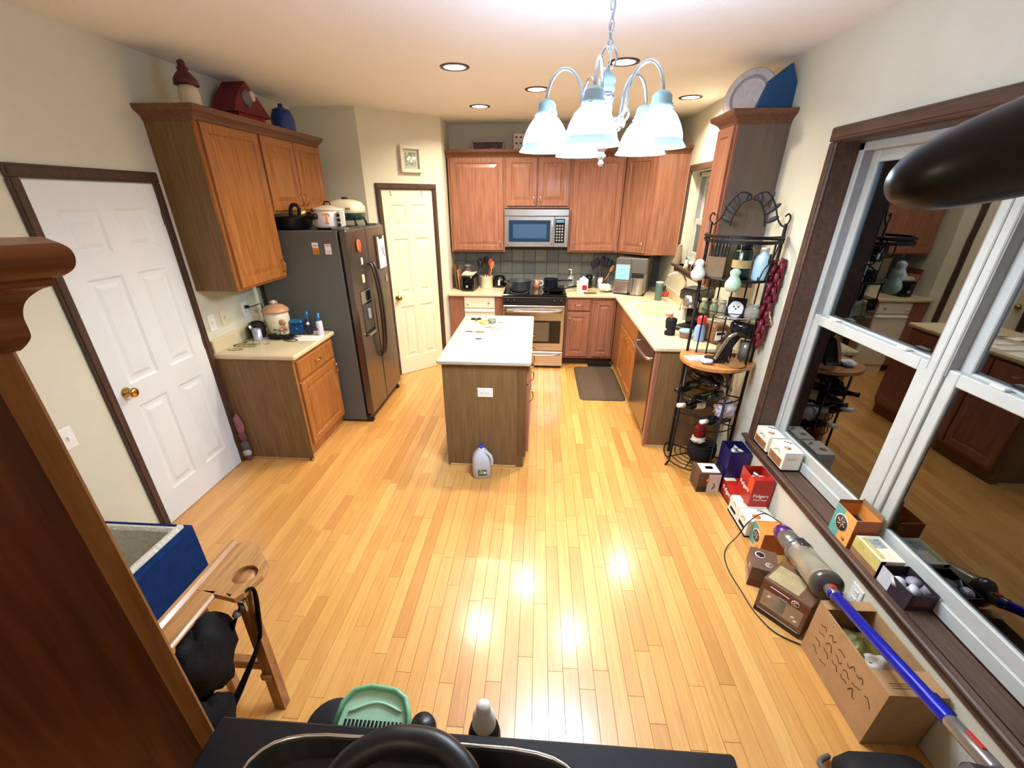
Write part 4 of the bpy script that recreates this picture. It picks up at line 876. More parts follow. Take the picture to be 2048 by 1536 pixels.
for i in range(6):
    pts=[(rnd.uniform(-.11,.13),rnd.uniform(-.05,.045),.006+rnd.uniform(0,.03)) for _ in range(6)]
    MB().tube(bez(pts,6),.0045,6).build('cable',BLK,t)
MB().tube(bez([(.05,-.06,.004),(.12,-.085,.004),(.16,-.05,.004),(.12,-.03,.006),(.06,-.04,.01)],6),.003,6).build('loose_loop',BLK,t); part('plug_block',BLK,t,(-.10,-.05,-.03,.02,0,.04),(.02,.08,-.02,.03,0,.03),b=.005)
t=thing('eyeglasses','folded clear rimmed eyeglasses on the left counter','glasses',(-2.19,3.20,Z),.3)
for s_ in (-1,1):
    MB().tube(arc((s_*.033,0,.02),.026,0,2*PI,16,'xz',ry=.018)[:-1],.0022,6,closed=True).build('rim',SILVERG,t); MB().tube([(s_*.06,0,.024),(s_*.055,.06,.02),(s_*.02,.11,.008)],.002,6).build('temple',SILVERG,t)
t=thing('change_tray','clear green edged tray with coins and clips','tray',(-2.29,3.17,Z),.05); part('tray',M('green_clear_plastic',(170,176,120),.2,0,.5,alpha=.7,var=(10,.1)),t,(-.085,.085,-.045,.045,0,.008),b=.003)
for i in range(5): MB().cyl((-.06+.03*i,.01*((i*7)%3-1),.008),.011,.002,12).build('coin',(NICKEL,BRASS)[i%2],t)
t=thing('pencil','black pencil lying near the wall on the left counter','pencil',(-2.365,3.20,Z),1.2); MB().tube([(-.06,0,.005),(.05,0,.005),(.062,0,.005)],[.0045,.0045,.001],7).build('barrel',INKB,t)
t=thing('loose_cord','pale looped cord at the front left of the left counter','cord',(-2.33,3.06,Z)); MB().tube(bez([(-.05,0,.003),(0,-.02,.003),(.07,0,.003),(.03,.025,.003),(-.03,.015,.003)],6),.0025,6).build('cord_line',M('tan_cord',(150,130,100),.7,var=(20,.1)),t)
t=thing('power_cord','black power cord running from the outlet behind the cookie jar','cord',(XL,3.44,1.16)); part('plug',BLK,t,(.0095,.04,-.012,.012,-.012,.012),b=.004); MB().tube(bez([(.035,0,0),(.06,.02,.0),(.08,.09,.005),(.06,.15,-.03),(.035,.17,-.15),(.03,.175,-.22)],6),.0035,6).build('wire',BLK,t)
# bundle leaning beside base cabinet
t=thing('wrapped_bundle','narrow pink and grey wrapped bundle standing between door casing and cabinet','bundle',(-2.375,2.925,0),.1)
for i,(c_,z0,z1) in enumerate((((150,96,96),.25,.40),((120,70,74),.18,.26),((98,90,90),.09,.19),((196,186,182),.04,.10),((110,74,76),0,.05))):
    MB().ball((0,0,(z0+z1)/2),.036,14,10,rz=(z1-z0)*.62,ry=.022,amp=.2,seed=i).build('bundle_roll',M('bundle_%d'%i,c_,.8,var=(40,.25),bump=(80,.3)),t)
# ================================================================ ON THE REFRIGERATOR
FZ=1.7335
t=thing('roasting_pan','black enamel roasting pan full of dark cookware on the refrigerator','pan',(-2.06,3.83,FZ))
MB().loft([sq(.10,.13,.0),sq(.115,.15,.015),sq(.125,.16,.085),sq(.13,.165,.09),sq(.12,.155,.09),sq(.11,.145,.02)],cap1=True,sm=True).build('pan_body',M('speckled_black_enamel',(18,18,24),.3,0,.5,var=(300,.6)),t)
MB().tube(bez([(.01,-.05,.085),(.02,-.055,.15),(.05,-.055,.185),(.09,-.05,.165),(.08,-.045,.11)],6),.014,9).build('pan_handle',BLK,t)
m=MB().mark(); m.lathe([(0,0),(.032,0),(.034,.01),(.03,.10),(0,.10)],n=18); m.place((.02,-.02,.115),(0,PI/2,.15)); m.build('brass_cup',M('dull_brass',(176,150,100),.35,.7,.5,var=(14,.15)),t)
t=thing('slow_cooker','white slow cooker with an orange letter on its side atop the refrigerator','slow cooker',(-1.765,3.86,FZ),.0)
MB().lathe([(0,.012),(.118,.012),(.124,.03),(.128,.12),(.126,.138)],n=34).build('housing',M('cooker_white',(240,240,242),.25,0,.5,var=(14,.02)),t); MB().lathe([(0,0),(.105,0),(.12,.014),(.0,.014)],n=30).build('base',BLK,t)
MB().lathe([(.124,.138),(.134,.142),(.134,.15),(.12,.155),(.05,.178),(0,.182)],n=34).build('lid',M('lid_glass',(214,206,188),.1,0,.6,var=(8,.06)),t); MB().tube([(-.03,0,.178),(-.02,0,.205),(.02,0,.205),(.03,0,.178)],.006,8).build('lid_handle',BLK,t)
MB().tube(bez([(-.13,-.075,.118),(-.12,-.098,.10),(-.085,-.118,.095),(-.045,-.135,.10)],5),.022,10).build('side_handle',BLK,t); MB().ball((-.082,-.112,.142),.013,10,7).build('latch',BLK,t)
part('control_box',M('control_silver',(196,196,196),.3,.4,var=(20,.05)),t,(.105,.142,-.10,-.02,.015,.135),b=.008)
for z_ in (.035,.07,.105): part('switch',BLK,t,(.112,.136,-.104,-.0995,z_-.01,z_+.012))
m=MB(); m.box(-.022,.022,-.0006,.0006,.032,.044); m.box(-.007,.007,-.0006,.0006,-.03,.033); m.box(-.016,.016,-.0006,.0006,-.036,-.026); m.box(-.026,-.017,-.0006,.0006,.02,.036); m.box(.017,.026,-.0006,.0006,.02,.036)
o=m.build('orange_letter',M('team_orange',(226,140,66),.5,var=(30,.05)),t); o.location=(.033,-.1235,.078); o.rotation_euler=(0,0,.26)
t=thing('electric_roaster','cream and dark green electric skillet with domed lid behind the slow cooker','skillet',(-1.80,4.32,FZ+.005))
MB().loft([sq(.12,.12,.045),sq(.14,.14,.055),sq(.15,.15,.10),sq(.152,.152,.105)],sm=True).build('green_body',DKGREEN,t); MB().loft([sq(.155,.155,.105),sq(.155,.155,.16),sq(.13,.13,.195),sq(.07,.07,.215),sq(.02,.02,.22)],sm=True).build('dome_lid',CREAM,t); MB().cyl((0,0,.218),.028,.018,16).build('lid_knob',BLK,t)
for x_ in (-1,1):
    for y_ in (-1,1): MB().tube([(x_*.115,y_*.115,.06),(x_*.13,y_*.13,0.0)],.010,8).build('leg',BLK,t)
part('front_print',INK,t,(.06,.068,-.1565,-.155,.135,.15),(.075,.083,-.1565,-.155,.135,.15),(.09,.098,-.1565,-.155,.135,.15))
# ================================================================ ON TOP OF CABINETS
TZ=2.4005
t=thing('rooster_bottle','cream ceramic bottle with dark red stopper top on the left cabinets','bottle',(-2.17,3.10,TZ)); t.scale=(1.38,)*3; MB().lathe([(0,0),(.04,0),(.043,.02),(.042,.10),(.034,.125),(.02,.135)],n=20).build('body',M('cream_clay',(206,196,166),.5,var=(14,.08)),t); MB().lathe([(.05,.128),(.046,.15),(.03,.17),(.02,.18),(.024,.19),(.012,.2),(0,.2)],n=16).build('stopper',M('maroon_glaze',(78,24,32),.4,var=(14,.2)),t); MB().ball((.0,0,.205),.016,10,7,amp=.2).build('stopper_knob',_M['maroon_glaze'],t)
t=thing('red_birdhouse','red wooden birdhouse shape with steep roof on the left cabinets','birdhouse',(-2.275,3.80,TZ),PI/2-.08); t.scale=(1.5,)*3; RB=M('barn_red',(150,36,44),.6,0,.3,var=(20,.2))
m=MB(); m.prism([(-.10,0),(.10,0),(.10,.09),(-.10,.09)],-.05,.05,'xz'); m.build('front',RB,t)
m=MB(); m.prism([(-.14,.085),(.14,.085),(.06,.16),(-.02,.22),(-.10,.15)],-.06,.06,'xz'); m.build('roof',M('dark_red_roof',(112,24,38),.6,var=(20,.2)),t)
MB().ball((-.03,-.062,.15),.036,12,8,ry=.012,amp=.15).build('grey_figure',M('grey_plush',(116,112,106),.9,var=(40,.3),bump=(80,.4)),t); MB().ball((.01,-.064,.165),.022,10,7,ry=.012,amp=.2).build('white_tuft',M('white_felt',(210,204,188),.95,0,.1,var=(30,.08),bump=(90,.5)),t)
t=thing('blue_canister','squat cobalt blue lidded jar on the left cabinets nearest the pantry','jar',(-2.19,4.22,TZ)); t.scale=(1.4,)*3; MB().lathe([(0,0),(.055,0),(.066,.02),(.066,.12),(.055,.145),(.05,.15)],n=24).build('body',M('cobalt_glaze',(34,62,128),.3,0,.5,var=(10,.15)),t); MB().lathe([(.052,.15),(.05,.16),(.02,.172),(.012,.178),(.014,.19),(0,.195)],n=20).build('lid',_M['cobalt_glaze'],t)
t=thing('tin_sign','framed dark red picture box on the rear cabinets near the pantry','box',(-.63,5.86,TZ)); t.scale=(1.25,)*3; part('box_body',M('old_sign_dark',(88,58,72),.6,var=(12,.3)),t,(-.145,.145,-.03,.03,0,.13),b=.003); part('frame_edge',M('pale_frame',(176,160,156),.5,var=(14,.1)),t,(-.148,.148,-.034,-.0305,0,.012),(-.148,.148,-.034,-.0305,.118,.13),(-.148,-.136,-.034,-.0305,0,.13),(.136,.148,-.034,-.0305,0,.13)); MB().tube([(-.10,-.034,.02),(-.03,-.034,.035),(.04,-.034,.06),(.10,-.034,.025)],.012,7).build('painted_shape',M('dusty_pink',(196,140,140),.6,var=(20,.2)),t)
t=thing('patterned_box','pale box with dark oval marks on the rear cabinets behind the chandelier','box',(-.19,5.86,TZ)); t.scale=(1.2,)*3; part('box_body',M('pale_box',(206,196,200),.6,var=(12,.05)),t,(-.12,.12,-.04,.04,0,.19),b=.003)
for x_ in (-.09,-.05,.0,.05):
    for z_ in (.05,.11,.16): MB().ball((x_,-.041,z_),.011,10,6,ry=.003,rz=.007).build('oval_mark',INK,t)
t=thing('serving_plate','round ornate serving plate leaning on top of the narrow wall cabinet','plate',(1.355,3.575,TZ),rot=(0,0,0)); t.scale=(1.14,)*3; m=MB().mark(); m.lathe([(0,0),(.07,0),(.085,.006),(.135,.018),(.14,.022),(.134,.026),(.08,.016),(0,.010)],n=40); m.place((0,0,.1395),(PI/2-.22,0,-.75)); m.build('plate_body',M('plate_ivory',(206,204,206),.35,0,.5,var=(26,.12)),t)
m=MB().mark(); m.open_lathe([(.088,.020),(.098,.0235),(.104,.024)],n=40); m.open_lathe([(.045,.012),(.055,.0125)],n=30); m.place((0,0,.1395),(PI/2-.22,0,-.75)); m.build('painted_rings',M('plate_mauve',(150,146,160),.4,var=(30,.2)),t)
t=thing('blue_tray','slanted dark blue platter standing behind the serving plate','platter',(1.455,3.425,TZ)); t.scale=(1.3,)*3; m=MB().mark(); m.prism([(-.11,0),(.085,0),(.085,.16),(.045,.235),(-.05,.165)],-.012,.012,'xz'); m.place((0,0,0),(0,0,.12)); m.build('slab',M('slate_blue',(44,82,128),.6,0,.3,var=(14,.1),bump=(90,.2)),t)
# ================================================================ REAR COUNTER
t=thing('toaster','black two slot toaster on the rear counter','toaster',(-.875,5.66,Z),-.12); m=MB().loft([[(x,y,z) for x,y,z in l] for l in (sq(.082,.145,.008,24,5),sq(.088,.15,.02,24,5),sq(.088,.15,.16,24,5),sq(.078,.138,.185,24,5))],sm=False); m.build('shell',BLKG,t)
part('slot',BLKM,t,(-.045,-.018,-.10,.10,.184,.1865),(.018,.045,-.10,.10,.184,.1865)); part('lever',BLK,t,(-.018,.018,-.17,-.15,.11,.125),b=.004); MB().mark().lathe([(0,0),(.018,0),(.015,.014),(0,.015)],n=14).place((0,-.15,.06),(PI/2,0,0)).build('dial',SILVERG,t); part('foot',BLK,t,(-.07,.07,-.12,-.10,0,.008),(-.07,.07,.10,.12,0,.008))
t=thing('bread_bag','paper edged bread packet lying over the toaster','packet',(-.885,5.65,Z+.1872),-.12); m=MB(); m.prism([(-.075,0),(.075,0),(.10,.03),(.02,.02),(-.05,.035)],-.08,.06,'xz'); m.build('paper',M('waxed_paper',(226,216,190),.6,var=(20,.06)),t)
t=thing('cutting_board','tall brown cutting board leaning at the left end of the rear counter','cutting board',(-1.035,5.75,Z)); m=MB().mark(); m.box(-.012,.012,-.11,.11,0,.30,b=.006); m.place((0,0,0),(0,-.10,0)); m.build('board',oak('walnut_board',(126,84,54),(96,60,38),'z'),t)
t=thing('cutting_board','light wooden cutting board in front of the darker board','cutting board',(-1.0,5.70,Z)); m=MB().mark(); m.box(-.008,.008,-.09,.09,0,.24,b=.005); m.place((0,0,0),(0,-.10,0)); m.build('board',oak('maple_board',(190,146,100),(164,118,76),'z'),t)
t=thing('glass_bottle','clear jar with brown contents behind the toaster','jar',(-.93,5.88,Z)); MB().lathe([(0,0),(.06,0),(.062,.01),(.062,.20),(.045,.235),(.045,.25),(0,.25)],n=22).build('glass',M('tea_glass',(150,116,104),.15,0,.5,alpha=.8,var=(6,.1)),t); MB().lathe([(0,.252),(.052,.252),(.056,.27),(.02,.285),(0,.285)],n=20).build('lid',SILVERG,t)
t=thing('utensil_crock','cream crock packed with cooking utensils on the rear counter','crock',(-.675,5.79,Z)); MB().open_lathe([(.075,.0),(.08,.01),(.08,.145),(.084,.15),(.074,.15),(.07,.012)],n=26).build('crock',CREAM,t); MB().lathe([(0,.012),(.072,.012),(.075,0),(0,0)],n=24).build('crock_base',CREAM,t)
for i,(a,l,mt,hd) in enumerate(((2.4,.30,BLK,'s'),(1.6,.31,BLK,'s'),(.9,.28,RED,'p'),(.35,.26,STEELH,'w'),(-.4,.25,WS,'s'),(3.2,.26,BLK,'s'))):
    e=(math.cos(a)*.075,math.sin(a)*.03,l); q=MB().tube([(math.cos(a)*.02,0,.02),tuple(e)],.006,7).build('utensil',mt,t)
    m=MB().mark(); m.ball((0,0,0),.03 if hd!='w' else .022,12,8,rz=.05,ry=.008 if hd!='w' else .02); m.place((e[0]*1.1,e[1],l+.035),(0,.25*math.cos(a),0)); m.build('utensil_head',REDL if hd=='p' else mt,q)
t=thing('black_bean_pot','small round black pot with white print left of the stove','pot',(-.512,5.86,Z)); MB().lathe([(0,0),(.07,0),(.088,.025),(.092,.07),(.08,.11),(.066,.125),(.072,.138),(.062,.14),(.055,.12),(0,.11)],n=26).build('body',BLKG,t); m=MB(); m.box(-.013,.013,-.094,-.0885,.035,.10); m.build('label_print',M('label_white_blue',(196,204,214),.5,var=(60,.3)),t)
SZ=.9265
t=thing('stock_pot','wide grey cooking pot with two side handles on the left burner','pot',(-.235,5.55,SZ)); GP=M('grey_hard_anodised',(74,80,92),.35,.4,.5,var=(14,.08)); MB().lathe([(0,0),(.115,0),(.13,.02),(.14,.125),(.144,.13),(.136,.13),(.122,.03),(0,.012)],n=34).build('body',GP,t)
for s_ in (-1,1): MB().tube([(s_*.137,-.04,.105),(s_*.185,-.03,.112),(s_*.185,.03,.112),(s_*.137,.04,.105)],.010,8).build('handle',GP,t)
t=thing('copper_mug','small copper and white mug behind the grey pot','mug',(-.02,5.80,SZ)); MB().open_lathe([(.038,0),(.042,.01),(.044,.095),(.040,.095),(.036,.012)],n=20).build('cup',M('copper_glaze',(190,140,112),.3,.3,.5,var=(12,.12)),t); MB().lathe([(0,.012),(.038,.012),(.038,0),(0,0)],n=18).build('cup_base',M('copper_glaze'),t); MB().tube(bez([(.042,0,.08),(.075,0,.075),(.075,0,.03),(.04,0,.02)],5),.007,8).build('handle',WHITE,t)
t=thing('saucepan','dark saucepan with a long black handle on the rear right burner','saucepan',(.16,5.78,SZ)); MB().lathe([(0,0),(.08,0),(.09,.012),(.094,.11),(.098,.113),(.09,.113),(.085,.02),(0,.012)],n=28).build('body',M('blue_black_pan',(30,38,56),.35,.2,.5,var=(14,.1)),t); MB().tube([(.092,-.02,.09),(.15,-.03,.10),(.27,-.05,.105)],[.008,.011,.010],8).build('handle',BLK,t)
t=thing('frying_pan','shallow black frying pan with glinting rim on the front right burner','frying pan',(.19,5.49,SZ)); MB().lathe([(0,0),(.115,0),(.14,.032),(.144,.034),(.138,.034),(.112,.008),(0,.006)],n=34).build('body',BLKG,t); MB().tube([(.13,.05,.03),(.20,.09,.045),(.30,.13,.05)],[.008,.011,.010],8).build('handle',BLK,t)
t=thing('soap_pump','clear glass pump dispenser with silver top right of the stove','dispenser',(.415,5.80,Z)); MB().lathe([(0,0),(.042,0),(.045,.01),(.045,.13),(.03,.155),(.016,.16),(.016,.175)],n=22).build('bottle',M('clear_grey_glass',(160,168,172),.1,.2,.5,var=(8,.1)),t); MB().cyl((0,0,.175),.02,.03,14).build('collar',CHROME,t); MB().tube([(0,0,.20),(0,0,.235),(-.035,0,.24)],.007,8).build('nozzle',WHITE,t)
t=thing('small_carton','small white carton with red print on the rear counter','carton',(.565,5.62,Z),.08); part('carton',PAPER,t,(-.05,.05,-.03,.03,0,.15),b=.002); MB().prism([(-.05,.15),(.05,.15),(0,.18)],-.03,.03,'xz').build('gable',PAPER,t); part('red_print',RED,t,(-.02,.04,-.0315,-.0302,.02,.08)); part('side_strip',CREAM,t,(-.085,-.055,-.025,.025,0,.13),b=.002)
t=thing('phone_case','brown phone in a case lying on the rear counter edge','phone',(.64,5.49,Z),.15); part('case',BROWNP,t,(-.075,.075,-.04,.04,0,.012),b=.004); part('screen',M('phone_screen',(150,110,104),.2,var=(5,.08)),t,(-.068,.068,-.034,.034,.012,.0135))
t=thing('utensil_holder','steel holder of black spatulas and a wooden spoon on the rear counter','utensil holder',(.80,5.84,Z)); MB().open_lathe([(.06,0),(.062,.15),(.058,.15),(.056,.008)],n=24).build('cup',STEEL,t); MB().lathe([(0,.008),(.058,.008),(.06,0),(0,0)],n=22).build('cup_base',STEEL,t)
for i,(a,l) in enumerate(((2.6,.27),(2.1,.30),(1.5,.32),(1.1,.30),(.6,.28))):
    e=(math.cos(a)*.11,-.01,l); q=MB().tube([(math.cos(a)*.02,0,.02),e],.006,7).build('utensil',BLK,t); m=MB().mark(); m.ball((0,0,0),.032,12,8,rz=.055,ry=.007); m.place((e[0]*1.12,e[1],l+.03),(0,.3*math.cos(a),0)); m.build('utensil_head',M('dark_blue_nylon',(22,34,52),.45,var=(20,.2)),q)
q=MB().tube([(.02,-.02,.03),(.10,-.03,.20)],.006,7).build('utensil',WS,t); m=MB().mark(); m.ball((0,0,0),.022,12,8,rz=.05,ry=.006); m.place((.125,-.032,.25),(0,.45,0)); m.build('utensil_head',WS,q)
t=thing('coffee_grinder','small dark grinder standing left of the steel utensil holder','grinder',(.655,5.88,Z)); MB().lathe([(0,0),(.045,0),(.046,.09),(.04,.10),(.046,.11),(.04,.16),(0,.165)],n=20).build('body',BLKG,t); MB().tube([(.03,-.04,.09),(.06,-.06,.15)],.006,6).build('lever',CHROME,t)
o=MB().ball((0,0,.045),.085,24,14,rz=.045,ry=.075,amp=.22,seed=15,freq=5).build('dish_towel',M('white_terry',(226,220,206),.95,0,.1,var=(30,.08),bump=(120,.5))); o.location=(.835,5.60,Z+.008); tag(o,'crumpled white dish towel left of the steel ice maker','towel')
t=thing('folded_cloth','small white cloth under the corner of the ice maker','cloth',(.99,5.47,Z-.0),.3); m=MB(); m.prism([(-.12,-.05),(.09,-.06),(.12,.05),(-.10,.06)],0,.004); m.build('cloth_layer',M('white_terry'),t)
t=thing('ice_maker','tall brushed steel countertop ice maker with a blue lit screen','ice maker',(1.13,5.57,Z+.0045),-.33)
part('body',M('ice_maker_grey',(140,140,138),.35,.5,.5,var=(14,.06)),t,(-.17,.19,-.12,.20,.006,.415),b=.012); part('left_tower',STEELH,t,(-.175,.0,-.15,-.10,.005,.16),b=.008); part('left_upper',M('panel_grey',(112,112,108),.4,.5,.4,var=(14,.05)),t,(-.175,.0,-.135,-.10,.165,.41),b=.006)
q=part('screen_frame',SILVERG,t,(-.172,.0,-.148,-.134,.165,.345),b=.004); part('screen',M('blue_screen',(90,170,235),.2,emit=((110,180,245),1.4),var=(3,.2)),q,(-.162,-.01,-.1500,-.1475,.175,.335))
MB().mark(); m=MB(); m.loft([[(x*.5+.095,y*.45-.11,z) for x,y,z in sq(.16,.16,.005,20,3)],[(x*.5+.095,y*.45-.11,z) for x,y,z in sq(.16,.16,.20,20,3)]],sm=False); m.build('right_tower',STEELH,t); part('spout_block',BLK,t,(.02,.16,-.15,-.118,.20,.24),b=.005); part('right_upper',M('panel_grey'),t,(.01,.185,-.14,-.115,.245,.41),b=.006); part('drip_tray',BLK,t,(-.17,.19,-.17,.15,0,.006))
t=thing('tumbler','grey green insulated tumbler on the counter by the sink','tumbler',(1.375,5.14,Z)); MB().lathe([(0,0),(.034,0),(.036,.01),(.044,.16),(.045,.195),(.04,.2)],n=24).build('body',M('sage_metal',(96,126,124),.4,.4,.5,var=(14,.08)),t); MB().lathe([(.045,.196),(.046,.204),(.038,.208),(0,.208)],n=22).build('lid',M('clear_lid',(200,206,196),.15,0,.5,var=(8,.06)),t)
t=thing('strawberry_pack','clear packet of red strawberries behind the tumbler','fruit pack',(1.49,5.38,Z+.004)); 
for i in range(7): MB().ball((-.045+.03*(i%4),-.03+.035*(i//4),.022+.018*(i%2)),.022,10,8,rz=.024,amp=.08,seed=i).build('strawberry',REDL,t)
MB().ball((.0,-.03,.07),.03,10,8,rz=.014,amp=.3,seed=3).build('green_tops',M('leafy_green',(48,82,52),.6,var=(30,.2)),t)
t=thing('faucet','arched satin nickel kitchen faucet behind the sink','faucet',(1.508,4.66,Z)); MB().lathe([(0,0),(.028,0),(.028,.01),(.02,.02),(.018,.06)],n=18).build('base',NICKEL,t); MB().tube(bez([(0,0,.05),(0,0,.22),(-.02,.0,.31),(-.09,.02,.37),(-.17,.04,.345),(-.20,.05,.27),(-.20,.05,.235)],6),.013,12).build('spout',NICKEL,t); MB().tube([(-.20,.05,.24),(-.20,.05,.19)],.017,12).build('spray_head',BLK,t); MB().tube([(.0,-.02,.06),(.02,-.09,.10)],.007,8).build('lever',NICKEL,t)
t=thing('dish_soap','dark blue dish soap bottle with white cap by the sink','bottle',(1.475,4.22,Z)); MB().lathe([(0,0),(.036,0),(.04,.012),(.036,.07),(.028,.10),(.034,.13),(.03,.155),(.016,.17),(.015,.18)],n=20,sy=.7).build('body',M('blue_clear',(28,70,112),.15,0,.5,var=(8,.2)),t); MB().lathe([(.017,.18),(.017,.20),(.01,.205),(.008,.22),(0,.22)],n=14).build('cap',WHITE,t); part('label_print',M('label_white_blue'),t,(-.015,.02,-.029,-.026,.05,.11))
t=thing('cloth_bundle','yellow cloth bundle beside the coffee maker','cloth',(1.47,4.08,Z)); MB().ball((0,0,.03),.06,16,10,rz=.028,ry=.045,amp=.2,seed=8).build('cloth_lump',M('yellow_cloth',(232,206,110),.85,var=(14,.1),bump=(60,.4)),t)
t=thing('food_can','small can with red and white label on the counter','can',(1.235,4.13,Z)); MB().lathe([(0,0),(.034,0),(.035,.003),(.035,.09),(.034,.095),(.030,.0955),(.029,.092),(0,.092)],n=22).build('can',M('label_cream',(236,228,214),.5,var=(20,.06)),t); MB().open_lathe([(.0355,.06),(.0355,.085)],n=22).build('red_band',M('faded_red',(206,110,92),.5,var=(20,.1)),t); MB().open_lathe([(.0355,.01),(.0355,.02)],n=22).build('red_band',M('faded_red'),t)
t=thing('travel_mug','black ribbed travel mug on the peninsula counter','mug',(1.135,3.715,Z)); MB().lathe([(0,0),(.042,0),(.044,.006),(.044,.05),(.040,.055),(.042,.062),(.046,.11),(.046,.135),(.041,.14),(0,.14)],n=26).build('body',BLKM,t); MB().ball((-.044,-.02,.05),.010,8,6).build('badge',WHITE,t); MB().lathe([(0,.141),(.034,.141),(.036,.144),(0,.146)],n=20).build('lid',BLKG,t)
t=thing('coffee_maker','black and steel single serve coffee maker on the peninsula','coffee maker',(1.385,3.93,Z),-.9)
part('base',BLK,t,(-.095,.095,-.16,.12,0,.035),b=.01); part('tower',BLKG,t,(-.085,.085,.0,.12,.035,.26),b=.012); part('head',BLKG,t,(-.095,.095,-.13,.12,.26,.35),b=.016); MB().lathe([(0,.20),(.062,.20),(.066,.21),(.066,.30),(.05,.31)],(0,-.075,0),24).build('brew_basket',STEEL,t); MB().lathe([(0,.036),(.06,.036),(.06,.045),(0,.045)],(0,-.09,0),22).build('drip_grate',BLKM,t); part('water_tank',M('tank_clear',(196,200,196),.15,0,.5,alpha=.6,var=(6,.04)),t,(-.115,-.09,-.02,.10,.05,.25),b=.008); part('top_lid',M('lid_grey',(70,66,64),.3,.3,.5,var=(14,.1)),t,(-.08,.08,-.11,.05,.351,.362),b=.004)
t=thing('butter_tub','brown tub with a pale blue lid in front of the coffee maker','tub',(1.245,3.635,Z)); MB().lathe([(0,0),(.045,0),(.052,.045),(.052,.05)],n=24).build('tub',M('tub_brown',(134,98,76),.5,var=(14,.08)),t); MB().lathe([(0,.050),(.056,.050),(.057,.063),(.05,.066),(0,.064)],n=24).build('lid',M('tub_lid_blue',(140,186,204),.35,var=(14,.06)),t)
t=thing('cleaner_bottle','clear blue bottle with bright red cap by the rack','bottle',(1.325,3.55,Z)); t.scale=(1.15,1.15,1.2); MB().lathe([(0,0),(.036,0),(.038,.008),(.038,.085),(.026,.11),(.022,.12)],n=20).build('body',M('blue_fluid',(150,180,226),.15,0,.5,alpha=.9,var=(8,.08)),t); MB().lathe([(.028,.118),(.03,.125),(.03,.16),(.022,.168),(0,.168)],n=18).build('cap',M('bright_red_cap',(226,58,56),.4,var=(14,.06)),t)
t=thing('bread_loaf','wrapped loaf of bread with a white label on the peninsula','bread',(1.43,3.58,Z),.25); t.scale=(1.25,1.1,1.3); MB().loft([[(x,-.13,z+.055) for x,z,_ in sq(.048,.05,0)],[(x,-.10,z+.06) for x,z,_ in sq(.058,.06,0)],[(x,.09,z+.06) for x,z,_ in sq(.058,.06,0)],[(x*.5,.14,z*.5+.05) for x,z,_ in sq(.058,.06,0)]],sm=True).build('loaf',M('bread_crust',(126,88,60),.5,0,.4,var=(12,.2)),t); part('label_panel',PAPER,t,(-.05,.02,-.1335,-.129,.03,.085)); part('label_print',INKB,t,(-.045,.012,-.1345,-.1333,.062,.078)); MB().ball((.02,.02,.105),.05,14,10,rz=.022,ry=.10,amp=.2,seed=2).build('clear_wrap',M('wrap_grey',(186,184,172),.15,0,.6,alpha=.7,var=(14,.1)),t)
# window ledge over the sink
t=thing('mason_jar','tall clear jar on the ledge of the small window','jar',(1.545,5.20,1.3005)); MB().lathe([(0,0),(.03,0),(.033,.01),(.033,.16),(.026,.18),(.026,.195),(0,.195)],n=18).build('glass',M('tan_glass',(160,140,112),.2,0,.5,alpha=.8,var=(8,.1)),t); MB().cyl((0,0,.195),.028,.012,14).build('lid',NICKEL,t)
t=thing('salt_shaker','white topped shaker on the ledge of the small window','shaker',(1.545,4.72,1.3005)); MB().lathe([(0,0),(.025,0),(.027,.05),(.022,.065)],n=16).build('body',BLKG,t); MB().lathe([(.022,.065),(.024,.07),(.02,.095),(0,.10)],n=14).build('top',WHITE,t)
t=thing('small_figurine','little pale figurine on the ledge of the small window','figurine',(1.55,4.90,1.3005)); MB().lathe([(0,0),(.028,0),(.02,.04),(.012,.055),(.018,.075),(0,.09)],n=14).build('figure',M('pale_glaze',(220,214,190),.4,var=(14,.08)),t)
# ================================================================ FLOOR MAT AND VENT
t=thing('floor_mat','dark brown anti fatigue mat on the floor before the sink','mat',(.735,4.83,0)); MATM=M('mat_rubber',(78,66,54),.75,0,.25,var=(40,.15),bump=(70,.4)); m=MB(); m.loft([[(x,y,0) for x,y,_ in sq(.25,.52,0,28,14)],[(x,y,.006) for x,y,_ in sq(.25,.52,0,28,14)],[(x*.95,y*.975,.014) for x,y,_ in sq(.25,.52,0,28,14)]]); m.build('pad',MATM,t); MB().loft([sq(.215,.485,.0142,28,14),sq(.205,.475,.0165,28,14)]).build('raised_field',M('mat_field',(88,74,60),.8,0,.2,var=(90,.2),bump=(120,.6)),t)
t=thing('floor_vent','dark slotted floor vent at the foot of the corner cabinet','vent',(.83,5.425,0)); part('frame',BLK,t,(-.155,.155,-.05,.05,0,.006),b=.002)
for i in range(9): part('slat',BLKM,t,(-.135+i*.03,-.12+i*.03,-.038,.038,.006,.009))

